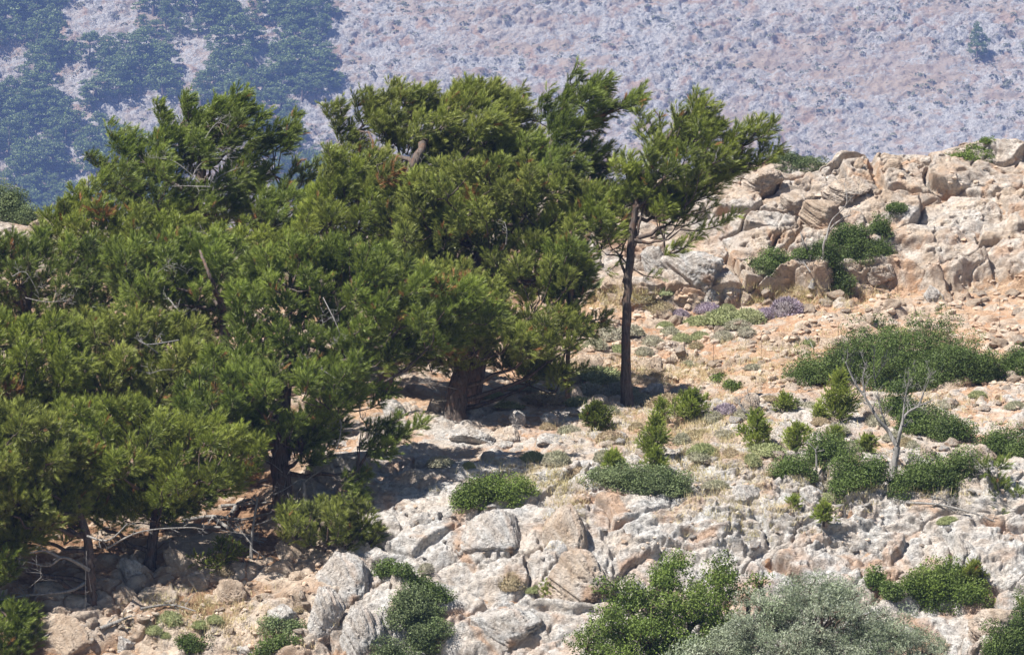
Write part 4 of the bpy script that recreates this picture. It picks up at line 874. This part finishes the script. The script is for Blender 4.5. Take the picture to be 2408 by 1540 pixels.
snag('dead_tree', 'silvery forked dead tree growing from the bush under the cliff', 'dead tree', None,
     [([(1908, 668), (1914, 650), (1917, 635)], .085, .06), ([(1917, 640), (1935, 605), (1938, 570), (1960, 530), (2000, 505)], .05, .015), ([(1914, 640), (1905, 600), (1890, 570), (1882, 545)], .04, .012), ([(1942, 565), (1955, 520), (1990, 480), (1985, 430)], .025, .008), ([(1906, 640), (1885, 610)], .02, .01)], 6, .5)
snag('dead_tree', 'tall pale dead tree with straight foot and wide bare fork', 'dead tree', 114.2,
     [([(2100, 1116), (2104, 1085), (2110, 1050)], .085, .075), ([(2110, 1052), (2090, 1015), (2065, 985), (2035, 935), (2010, 900), (1988, 850)], .055, .012), ([(2110, 1050), (2118, 1010), (2130, 975), (2160, 955), (2195, 940)], .05, .012), ([(2088, 1010), (2070, 960), (2062, 915)], .025, .008), ([(2122, 1000), (2128, 940), (2140, 890)], .03, .008), ([(2160, 955), (2175, 915), (2190, 880)], .022, .006), ([(2035, 935), (2030, 890), (2040, 850)], .02, .006)], 10, .42)
snag('dead_tree', 'bare grey twigs sticking out of the large dark bush', 'dead tree', 124.2,
     [([(2060, 915), (2055, 870), (2056, 820)], .02, .006), ([(2058, 890), (2075, 860), (2085, 830)], .012, .004), ([(2020, 915), (2000, 870), (1995, 830)], .014, .005), ([(2135, 910), (2150, 880), (2180, 865)], .012, .004)], 7, .4)
snag('dead_tree', 'slim short dead trunk with crooked top in the long bush', 'dead tree', 114.3,
     [([(1919, 1115), (1920, 1080), (1918, 1055)], .03, .018), ([(1919, 1060), (1905, 1045), (1895, 1040)], .012, .006), ([(1919, 1062), (1940, 1058)], .010, .005)], 2, .15)
snag('dead_tree', 'thin dead trunk with drooping bare twigs on the litter slope', 'dead tree', 112.2,
     [([(595, 1415), (592, 1340), (592, 1270), (605, 1170)], .055, .025), ([(592, 1280), (560, 1240), (540, 1225)], .015, .005), ([(592, 1290), (620, 1310), (630, 1335)], .012, .004), ([(598, 1235), (640, 1220), (680, 1200)], .016, .005), ([(595, 1260), (540, 1250), (480, 1240)], .014, .005)], 7, .4)
snag('dead_tree', 'short bleached dead stump with bare prongs right of the big trunk', 'dead tree', 113.6,
     [([(720, 1215), (717, 1170), (714, 1130)], .055, .04), ([(716, 1150), (735, 1140), (742, 1190)], .014, .006), ([(714, 1140), (700, 1160), (690, 1190)], .014, .006), ([(714, 1135), (740, 1115), (770, 1100)], .02, .008)], 4, .3)
snag('dead_shrub', 'black bare dead shrub on the orange soil near the white boulder', 'dead shrub', None,
     [([(1762, 985), (1750, 965), (1742, 950)], .03, .02), ([(1752, 968), (1738, 948), (1745, 935)], .02, .006), ([(1762, 980), (1765, 950), (1760, 925)], .012, .005)], 5, .3)
snag('dead_shrub', 'small dark forked twig on the cliff above the low bush', 'dead shrub', None,
     [([(1895, 480), (1880, 465), (1868, 455)], .025, .015), ([(1870, 458), (1878, 450), (1882, 462)], .012, .005)], 3, .2)
def log(label, pts, r, n=4, lift=.05, name='fallen_branch', mat=None):
    pp = np.array([hit(u, v)[0] + UP * (r + lift) for u, v in pts]); root = pp[0]; a = Acc()
    twiggy(a, pp, r, r * .4, n, .35, 1, 8, .2)
    v = np.concatenate(a.v); c = pp[len(pp) // 2].copy()
    o = mesh_obj(name, v - c, np.concatenate(a.f), mat or M_DEAD, None, {'tint': np.full(len(v), .5)}); o.location = c
    return tag(o, label, 'fallen branch')
log('thick grey fallen branch lying on the pale rock at the lower left', [(235, 1490), (270, 1475), (310, 1458)], .06, 5)
log('thin pale branch on the ground at the bottom left, beside the pine bough', [(60, 1530), (95, 1510), (130, 1490)], .03, 4)
log('curved dark root arching beside the heap of dead wood', [(545, 1220), (560, 1195), (590, 1185), (600, 1195)], .06, 2)
log('long dead branch of the wood heap left of the big trunk', [(430, 1235), (500, 1225), (570, 1232), (640, 1215)], .06, 9)
log('dead branch in the wood heap, twisted, nearest the big trunk', [(520, 1200), (580, 1195), (640, 1190)], .05, 10)
log('dead branch of the wood heap slanting down to the litter', [(500, 1225), (560, 1265), (620, 1285)], .05, 8)
log('dark lowest branch of the wood heap in full shade', [(380, 1250), (430, 1245), (520, 1252)], .07, 8)
log('dry stick lying across rocks below the shade of the broad pine', [(1230, 1130), (1260, 1120), (1300, 1135)], .015, 3)
log('pale fallen branch tangle on the ledges below the right bushes', [(2130, 1190), (2210, 1195), (2290, 1215), (2340, 1235)], .035, 14)
log('dead branch with upturned end beside the pale fallen tangle', [(2190, 1175), (2225, 1185), (2240, 1205)], .03, 8)
log('short dark stick leaning on stones of the orange slope', [(1893, 800), (1905, 812), (1912, 826)], .03, 1)
log('thin twig in the pale litter at the bottom, below the small shrubs', [(350, 1500), (380, 1480), (395, 1450)], .02, 4)
log('long thin branch in the dark litter under the wide low pine', [(330, 1440), (400, 1430), (460, 1445)], .035, 6)
root = None
fl = [(1575, 868, 790), (1678, 860, 792), (1790, 838, 772), (1972, 835, 748), (2112, 810, 735), (2213, 790, 700), (2350, 770, 690), (1420, 845, 790)]
fp = [hit(u, v)[0] for u, v, t in fl]; root = empty('wire_fence', fp[0], 'old wire fence on thin rusty rods crossing the orange slope', 'fence')
tops = []
for p, (u, v, t) in zip(fp, fl):
    a = Acc(); top = p + UP * (v - t) * px(p[1]) * .85; tube(a, [p - UP * .05, (p + top) / 2 + RNG.normal(0, .01, 3), top], .006, 5); a.build('post', M_IRON, root); tops.append(top)
o_ = np.argsort([u for u, v, t in fl]); a = Acc()
for k in range(3):
    for i, j in zip(o_[:-1], o_[1:]):
        g = .95 - k * .3; pa = fp[i] + (tops[i] - fp[i]) * g; pb = fp[j] + (tops[j] - fp[j]) * g
        tube(a, curve(pa, pb, 0, 8, sag=.02), .0015, 3)
a.build('wire', M_IRON, root)

# ------------------------------------------------------------------ dry grass and small herbs
def grass():
    a = Acc(); zones = [(1600, 1000, 260, 60, 190), (1500, 880, 260, 30, 110), (1900, 700, 250, 30, 120), (1450, 700, 80, 25, 90), (1330, 1200, 40, 60, 40), (1750, 1200, 200, 60, 50), (2080, 1130, 260, 60, 90), (1800, 850, 300, 60, 120), (500, 1450, 200, 60, 90), (2150, 960, 200, 50, 70), (1250, 1120, 150, 30, 60), (1650, 1090, 200, 40, 80)]
    for (u, v, ru, rv, n) in zones:
        for k in range(n * 2):
            p, nn_ = hit(u + RNG.normal(0, ru * .5), v + RNG.normal(0, rv * .6)); m = 16
            b = p + np.concatenate([RNG.normal(0, .09, (m, 2)), np.full((m, 1), -.02)], 1); d = nrm(UP + RNG.normal(0, .45, (m, 3))); l = RNG.uniform(.08, .26, (m, 1))
            s = nrm(np.cross(d, RNG.normal(size=(m, 3)))) * .006
            a.add(np.stack([b - s, b + s, b + d * l], 1).reshape(-1, 3), np.arange(m * 3).reshape(-1, 3), np.repeat(RNG.uniform(0, 1, m), 3))
    o = a.build('dry_grass', M_STRAW, smooth=False); tag(o, 'thin straw coloured dry grass between the rocks', 'grass', kind='stuff')
grass()
print('plants', time.time() - T0)
# ------------------------------------------------------------------ boulders and loose stones
import bmesh
def ico(n):
    bm = bmesh.new(); bmesh.ops.create_icosphere(bm, subdivisions=n, radius=1); v = np.array([x.co[:] for x in bm.verts]); f = np.array([[q.index for q in t.verts] for t in bm.faces]); bm.free(); return v, f
ICO = {n: ico(n) for n in (2, 3, 4, 6)}
def rock_shape(seed, n=6, planes=13, strat=.0, rough=.07):
    g = np.random.default_rng(seed); d, f = ICO[n]; d = nrm(d)
    N_ = nrm(g.normal(size=(planes, 3))); dist = g.uniform(.62, 1.0, planes)
    c = d @ N_.T; rr = np.where(c > .05, dist / np.maximum(c, .05), 9.)
    k = 15.; r = (np.mean(np.minimum(rr, 2.2) ** -k, 1) * planes) ** (-1 / k)
    r = np.minimum(r, 1.25)
    q = d * r[:, None]
    no = lambda s, o, sd: fbm(q[:, 0] * s + q[:, 2] * .7 * s + o, q[:, 1] * s - q[:, 2] * .6 * s + o, 5, sd, .55) - .5
    r = r * (1 + .30 * no(1.2, 3., seed) + rough * 2.2 * no(3.5, 7., seed + 9) + rough * (1 - np.abs(2 * no(2.2, 1., seed + 5)) * 2) * .6)
    cr_ = np.abs(no(1.6, 5., seed + 21)); r = r * (1 - .10 * np.exp(-(cr_ / .012) ** 2) - .05 * (fbm(q[:, 0] * 9 + q[:, 2] * 5, q[:, 1] * 9 - q[:, 2] * 6, 3, seed + 31) > .60))
    if strat: z = q[:, 2] * 9 + no(1.5, 2., seed + 3) * 4; r = r * (1 + .45 * strat * (ss(0, .5, z - np.floor(z)) - .5) * (.4 + _h(np.floor(z), np.floor(z) * 0 + 3)))
    v = d * r[:, None]; v = v / np.abs(v).max(0); return v, f
def boulder(label, u, v, w, h, seed, mat=None, tilt=0., dY=0., dep=.8, strat=0., planes=13, name='boulder', cat='boulder', yaw=0., overlap=.4):
    """centre (u,v), w and h in photo pixels; its foot sinks into the ground"""
    p, n = hit(u, v + h * .5 - 3); Y = float(p[1]) + dY; s = px(Y)
    a, hh = w * s / 2, h * s / 2; b = max(a * dep, hh * .8)
    vv, f = rock_shape(seed, 6, planes, strat)
    c = P(u, v + h * overlap * .5, Y + b * .72)
    vv = vv * np.array([a, b, hh * (1 + overlap)])
    ct, st_ = math.cos(tilt), math.sin(tilt); vv = np.stack([vv[:, 0] * ct + vv[:, 2] * st_, vv[:, 1], -vv[:, 0] * st_ + vv[:, 2] * ct], 1)
    o = mesh_obj(name, vv, f, mat or M_ROCK, None); o.location = c; return tag(o, label, cat)
B = boulder
B('big overhanging layered boulder leaning over a dark hollow, right of the lone trunk', 1635, 620, 150, 120, 11, M_ROCKG, -.35, strat=.05, planes=9)
B('smooth grey boulder between the lone trunk and the overhanging one', 1545, 610, 80, 66, 12, M_ROCKG)
B('low grey boulder behind the lone trunk', 1478, 640, 90, 50, 13, M_ROCK)
B('flat brown boulder just left of the lone trunk', 1440, 655, 80, 36, 14, M_ROCKO)
B('upright grey rock at the right foot of the overhanging boulder', 1662, 700, 60, 70, 15, M_ROCKG)
B('grey rock leaning right of the upright one, above purple flowers', 1715, 665, 90, 66, 16, M_ROCKG, -.3)
B('pale rock above the purple row, second from the overhanging boulder', 1745, 700, 60, 44, 17, M_ROCK)
B('single big tan stone on the orange soil right of the lone trunk', 1538, 850, 76, 46, 18, M_ROCKO)
B('rounded tan stone with dark right side, left of the lone trunk', 1385, 855, 70, 46, 19, M_ROCKO)
B('shaded dark stone at the foot of the lone trunk', 1530, 918, 66, 36, 20, M_ROCKG)
B('small shaded stone touching the lone trunk from the left', 1463, 915, 34, 30, 21, M_ROCKG)
B('cream boulder just right of the shaded stone', 1602, 922, 66, 36, 22, M_ROCK)
B('white boulder standing bright on the shelf among purple heath', 1762, 944, 50, 46, 23, M_ROCK)
B('pale rounded boulder on the shelf in front of the broad pine', 1198, 945, 66, 34, 24, M_ROCK)
B('pale rock lit by sun left behind the thick trunk', 1030, 950, 66, 44, 25, M_ROCK)
B('dark shaded boulder left of the thick trunk', 928, 955, 70, 46, 26, M_ROCKG)
B('whitish pointed rock on the shelf left of the dark little pine', 1358, 930, 44, 44, 27, M_ROCK)
B('pale rock right of the whitish pointed one', 1405, 935, 56, 32, 28, M_ROCK)
B('boulder in the pine shade with a rounded top', 1215, 980, 44, 40, 29, M_ROCKG)
B('second shaded boulder, right of the round-topped one', 1295, 985, 50, 44, 30, M_ROCKG)
B('wide boulder in the pine shade right below the thick trunk', 1110, 1025, 120, 46, 31, M_ROCKG)
B('flat boulder half in shade on the edge of the sunlit rock', 1190, 1020, 90, 40, 32, M_ROCK)
B('small round stone in the shade row, centre', 1195, 1045, 44, 26, 33, M_ROCKG)
B('long shaded rock with sunlit rim, right part of the shade', 1290, 1030, 100, 34, 34, M_ROCKG)
B('pale slab with a sunlit top under the broad pine', 1355, 1025, 90, 30, 35, M_ROCK, .1)
B('small cream stone at the shade border', 1148, 1072, 36, 26, 36, M_ROCK)
B('large grey boulder with a slot-like hole in the centre', 1170, 1255, 200, 120, 41, M_ROCKG, .05, planes=9)
B('tall white standing slab in the centre of the outcrop', 1330, 1250, 110, 130, 43, M_ROCK, -.25, planes=8)
B('broad smooth white slab above the oak', 1350, 1345, 210, 130, 44, M_ROCK, -.3, planes=7, strat=.0)
B('big grey shaded boulder at the lower left of centre', 800, 1365, 180, 140, 45, M_ROCKG, .1, planes=9)
B('lower lobe of grey rock under the big shaded boulder', 760, 1440, 110, 130, 46, M_ROCKG, planes=9)
B('tall grey block at the bottom beside the grey green bush', 845, 1480, 130, 140, 47, M_ROCKG, -.1, planes=9)
B('massive grey boulder on the bottom edge at centre', 1170, 1470, 220, 130, 49, M_ROCKG, .05, planes=9)
B('cream boulder under the wood heap', 690, 1290, 90, 60, 53, M_ROCKO)
B('tan rounded boulder on the litter slope, upper', 660, 1330, 80, 46, 54, M_ROCKO)
B('small tan boulder resting against the upper tan one', 700, 1350, 50, 36, 55, M_ROCKO)
B('grey block on the litter slope beside the big grey boulder', 665, 1440, 76, 56, 56, M_ROCKG)
B('cream knobbly rock in the middle of the litter slope', 540, 1390, 90, 66, 57, M_ROCKO)
B('cream knobbly rock left of the thin dead trunk', 465, 1370, 60, 46, 58, M_ROCKO)
B('long cream rock on the litter slope, below the wide low pine', 360, 1410, 110, 50, 59, M_ROCKO)
B('cream rock at the shade edge under the left edge pine', 290, 1400, 80, 50, 60, M_ROCKO)
B('large cream outcrop in the bottom left corner', 165, 1500, 190, 120, 61, M_ROCKO, planes=11)
B('grey stone beside the fallen branch at lower left', 295, 1510, 50, 46, 62, M_ROCKG, .4)
B('dark shaded boulder on the bottom edge, left', 580, 1520, 110, 46, 63, M_ROCKG)
B('boulder under the wide low pine, dappled by shade', 420, 1310, 110, 50, 64, M_ROCKO)
B('shaded boulder behind the short dark trunk at lower left', 300, 1330, 90, 46, 65, M_ROCKG)
B('pale boulder with brown shadowed end on the ledge', 1762, 1160, 90, 50, 66, M_ROCKG)
B('grey knob of rock by the twisted hole on the ledge', 1905, 1165, 66, 50, 67, M_ROCKG)
B('dark pitted rock beside the soil gully at right', 2270, 1300, 70, 90, 76, M_ROCKG)
B('white flat rock left of the round bush at lower right', 2160, 1345, 110, 36, 77, M_ROCK)
B('pale slab rising to the right of the round bush', 2340, 1450, 150, 90, 78, M_ROCK, -.3, planes=8)
B('small grey stone under the round bush', 2130, 1478, 56, 26, 79, M_ROCKG)
B('white boulder right of the forked snag, square', 2240, 1075, 44, 40, 80, M_ROCK)
B('rounded white boulder on the soil right of the forked snag', 2180, 1060, 50, 40, 81, M_ROCK)
B('jagged white rock group member with highest top at right', 2300, 1065, 90, 50, 82, M_ROCK, -.2)
B('whitish rock behind the young pine and snag', 2040, 965, 70, 40, 83, M_ROCK)
B('pale pitted rock right behind the tallest young pine', 1945, 885, 44, 36, 84, M_ROCK)
B('upright pale stone above the right middle bush', 2100, 905, 36, 30, 85, M_ROCK)
B('sausage-shaped boulder on the cliff over a dark hollow', 1985, 445, 130, 50, 86, M_ROCK, -.25, planes=8, dY=-.3)
B('tan hanging boulder below the sausage-shaped one', 1930, 490, 100, 70, 87, M_ROCKO, -.4, dY=-.3)
B('grey boulder left of the hanging tan one on the cliff', 1870, 465, 110, 66, 88, M_ROCK, -.3, dY=-.3)
B('flat projecting slab at the left end of the cliff', 1790, 420, 110, 44, 89, M_ROCK, -.3, dY=-.3)
B('grey undercut boulder above the right end of the bush', 2070, 635, 90, 44, 92, M_ROCK, .05, dY=-.3)
B('grey pear-shaped boulder at the cliff foot, right', 2190, 690, 60, 50, 100, M_ROCKG)
B('pointed tan rock on the skyline, leaning right', 2095, 385, 50, 30, 101, M_ROCKO, -.6)
B('small knob of tan rock on the skyline', 2020, 385, 26, 30, 102, M_ROCKO)
B('orange rock sticking out of the trees on the left skyline', 84, 535, 34, 40, 103, M_ROCKO, dY=-2)
B('tan flat boulder on the gentle slope left of the big bush', 1960, 800, 70, 36, 104, M_ROCKO)
# loose stones: three shapes of each tone, copied
SM = {}
for mname, mt in (('w', M_ROCK), ('o', M_ROCKO), ('g', M_ROCKG)):
    for k in range(4): SM[mname, k] = (rock_shape(400 + k + 10 * ord(mname), 4, 12, 0, .05), mt)
sp = {}
def stone(u, v, w_, mk, lb, gp):
    p, n = hit(u, v); s = px(p[1]); k = int(RNG.integers(4)); key = (mk, k)
    if key not in sp:
        (vv, f), mt = SM[key]; o = mesh_obj('stone', vv, f, mt, None); sp[key] = o
    else: o = sp[key].copy(); COL.objects.link(o)
    a = w_ * s / 2; o.location = p + UP * a * .12; o.scale = (a, a * RNG.uniform(.6, 1.), a * RNG.uniform(.45, .8)); o.rotation_euler = (RNG.uniform(-.3, .3), RNG.uniform(-.3, .3), RNG.uniform(0, 6.28))
    tag(o, lb, 'stone', gp)
for (n, f_, wr, ks, lb, gp) in [
   (150, lambda: (RNG.uniform(1380, 2408), RNG.uniform(690, 900)), (16, 52), 'oow', 'loose tan stone lying on the orange soil slope', 'loose stones on the orange slope'),
   (70, lambda: (RNG.uniform(1130, 2408), RNG.uniform(900, 1130)), (16, 48), 'wwg', 'loose whitish stone lying on the pale shelf', 'loose stones on the pale shelf'),
   (40, lambda: (RNG.uniform(180, 720), RNG.uniform(1290, 1520)), (14, 40), 'oow', 'cream stone in the pine litter slope', 'loose stones on the litter slope'),
   (26, lambda: (RNG.uniform(950, 2300), RNG.uniform(1130, 1330)), (14, 36), 'wgg', 'loose stone resting on the grey outcrop', 'loose stones on the outcrop')]:
    for i in range(n):
        u, v = f_(); stone(u, v, wr[0] + (wr[1] - wr[0]) * RNG.random() ** 2.2, ks[int(RNG.integers(len(ks)))], lb, gp)
def rubble():
    """the countless small broken stones between the numbered ones"""
    a = Acc(); d0, f0 = ICO[2]; V = []
    for k in range(12):
        g = np.random.default_rng(900 + k); N_ = nrm(g.normal(size=(9, 3))); di = g.uniform(.55, 1, 9); c = nrm(d0) @ N_.T
        r = np.minimum(np.where(c > .05, di / np.maximum(c, .05), 9).min(1), 1.3); V.append(nrm(d0) * r[:, None])
    for n, u0, u1, v0, v1, w0, w1 in [(1500, 1380, 2440, 690, 905, 7, 24), (650, 1150, 2440, 900, 1140, 6, 18), (420, 150, 780, 1270, 1530, 6, 20), (200, 1700, 2420, 380, 680, 6, 18), (150, 950, 2400, 1130, 1300, 5, 14)]:
        for i in range(n):
            u = RNG.uniform(u0, u1); v = RNG.uniform(v0, v1)
            if vn(np.array([u / 45.]), np.array([v / 16.]), 950)[0] < RNG.uniform(.2, .65): continue
            p, nn_ = hit(u, v); s_ = px(p[1]) * (w0 + (w1 - w0) * RNG.random() ** 2) / 2; th = RNG.uniform(0, 6.28)
            q = V[int(RNG.integers(12))] * np.array([1, RNG.uniform(.6, 1), RNG.uniform(.45, .9)]) * s_
            q = np.stack([q[:, 0] * math.cos(th) - q[:, 1] * math.sin(th), q[:, 0] * math.sin(th) + q[:, 1] * math.cos(th), q[:, 2]], 1)
            a.add(q + p + UP * s_ * .1, f0, .5)
    o = a.build('stone_rubble', M_RUB, smooth=False); tag(o, 'small broken stones littering the slope', 'rubble', kind='stuff')
M_RUB = rock_mat('broken_stone', terrain=True, bump=.03)
rubble()
print('rocks', time.time() - T0)
# ------------------------------------------------------------------ pines and scrub on the mountainside
def far_pine_mesh(seed):
    a = Acc(); b = Acc(); g = np.random.default_rng(seed)
    for k in range(44):
        t = g.random(); r = 2.3 * math.sqrt(max(.05, 1 - (t * 1.15 - .25) ** 2)); an = g.uniform(0, 6.28); rr = r * g.uniform(.2, 1.)
        c = np.array([math.cos(an) * rr, math.sin(an) * rr, 1.0 + 4.0 * t + .3 * (1 - rr / 2) + g.normal(0, .35)])
        n = 70; d = rdir(n); d[:, 2] = np.where(d[:, 2] < 0, d[:, 2] * .5, d[:, 2]); p = c + d * .62 * g.uniform(.5, 1, (n, 1)) * np.array([1, 1, .7])
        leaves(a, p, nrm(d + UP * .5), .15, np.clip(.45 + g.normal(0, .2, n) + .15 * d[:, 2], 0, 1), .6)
    tube(b, [[0, 0, -.6], [.1, 0, 2], [.15, 0, 4.5]], [.2, .15, .06], 6)
    return a, b
FP = []
for k in range(5):
    a, b = far_pine_mesh(500 + k); r_ = empty('distant_pine', (0, 0, 0)); c_ = a.build('crown', M_PINEF, r_, False); t_ = b.build('trunk', M_BARK, r_); FP.append([r_, c_, t_, False])
def far_pine(u, v, sc, label, group=None, k=None):
    p = mhit(u, v); q = FP[int(RNG.integers(5)) if k is None else k]
    if not q[3]: q[3] = True; r_ = q[0]
    else:
        r_ = q[0].copy(); COL.objects.link(r_)
        for ch in (q[1], q[2]):
            c_ = ch.copy(); COL.objects.link(c_); c_.parent = r_
    r_.location = p; sc = sc * FAR; r_.scale = (sc * RNG.uniform(.85, 1.25),) * 2 + (sc * RNG.uniform(.8, 1.1),); r_.rotation_euler = (0, 0, RNG.uniform(0, 6.28))
    for q_ in ('label', 'category', 'group'):
        if q_ in r_: del r_[q_]
    tag(r_, label, 'pine tree', group)
WOOD = [[(-200, 0), (140, -20), (130, 60), (150, 120), (60, 170), (-200, 170)],
        [(210, 110), (250, 70), (340, 60), (420, 90), (480, 60), (500, 10), (520, -60), (740, -60), (765, 60), (775, 190), (700, 210), (600, 200), (560, 230), (520, 240), (450, 220), (370, 240), (320, 290), (280, 330), (210, 290), (200, 200)],
        [(360, -30), (520, -30), (510, 60), (420, 80), (330, 50)],
        [(560, 230), (640, 220), (710, 280), (740, 380), (760, 440), (640, 460), (600, 330)],
        [(-200, 180), (60, 180), (120, 220), (190, 300), (280, 350), (290, 450), (240, 520), (-200, 520)], [(260, 330), (330, 300), (400, 330), (400, 480), (260, 500)]]
n = 0
for poly in WOOD:
    for u, v in scatter(poly, 30, 3000):
        if fbm(np.array([u / 90.]), np.array([v / 60.]), 3, 600)[0] < .41: continue
        far_pine(u, v + 30, RNG.uniform(.5, 1.0), 'dark bluish pine in the wood on the far mountainside', 'pines of the wood on the far mountainside'); n += 1
far_pine(2298, 142, .75, 'single dark pine alone on the grey scree at far upper right', None)
far_pine(770, 200, .6, 'dark pine at the right foot of the far wood, beside bare slope', None)
for k in range(5):
    if not FP[k][3]: far_pine(-150, 100, 1, 'dark bluish pine in the wood on the far mountainside', 'pines of the wood on the far mountainside', k)
print('far pines', n)
def scrub():
    a = Acc(); 
    for i in range(7000):
        u = RNG.uniform(-200, 2600); v = RNG.uniform(-60, 500)
        if fbm(np.array([u / 130.]), np.array([v / 40.]), 3, 611)[0] < RNG.uniform(.30, .52): continue
        p = mhit(u, v); n_ = 26; r = FAR * (.12 + .42 * RNG.random() ** 4); d = rdir(n_); d[:, 2] = np.abs(d[:, 2]); c = p + d * r * np.array([1, 1, .6])
        leaves(a, c, d, r * .38, np.clip(RNG.uniform(.2, .8) + RNG.normal(0, .15, n_), 0, 1), .7)
    o = a.build('mountain_scrub', M_SCRUB, smooth=False); tag(o, 'grey green scrub dotting the far mountainside', 'scrub', kind='stuff')
M_SCRUB = leaf_mat('far_scrub', (.12, .12, .085), (.27, .26, .19), .1, .1, .7)
scrub()
print('far', time.time() - T0)
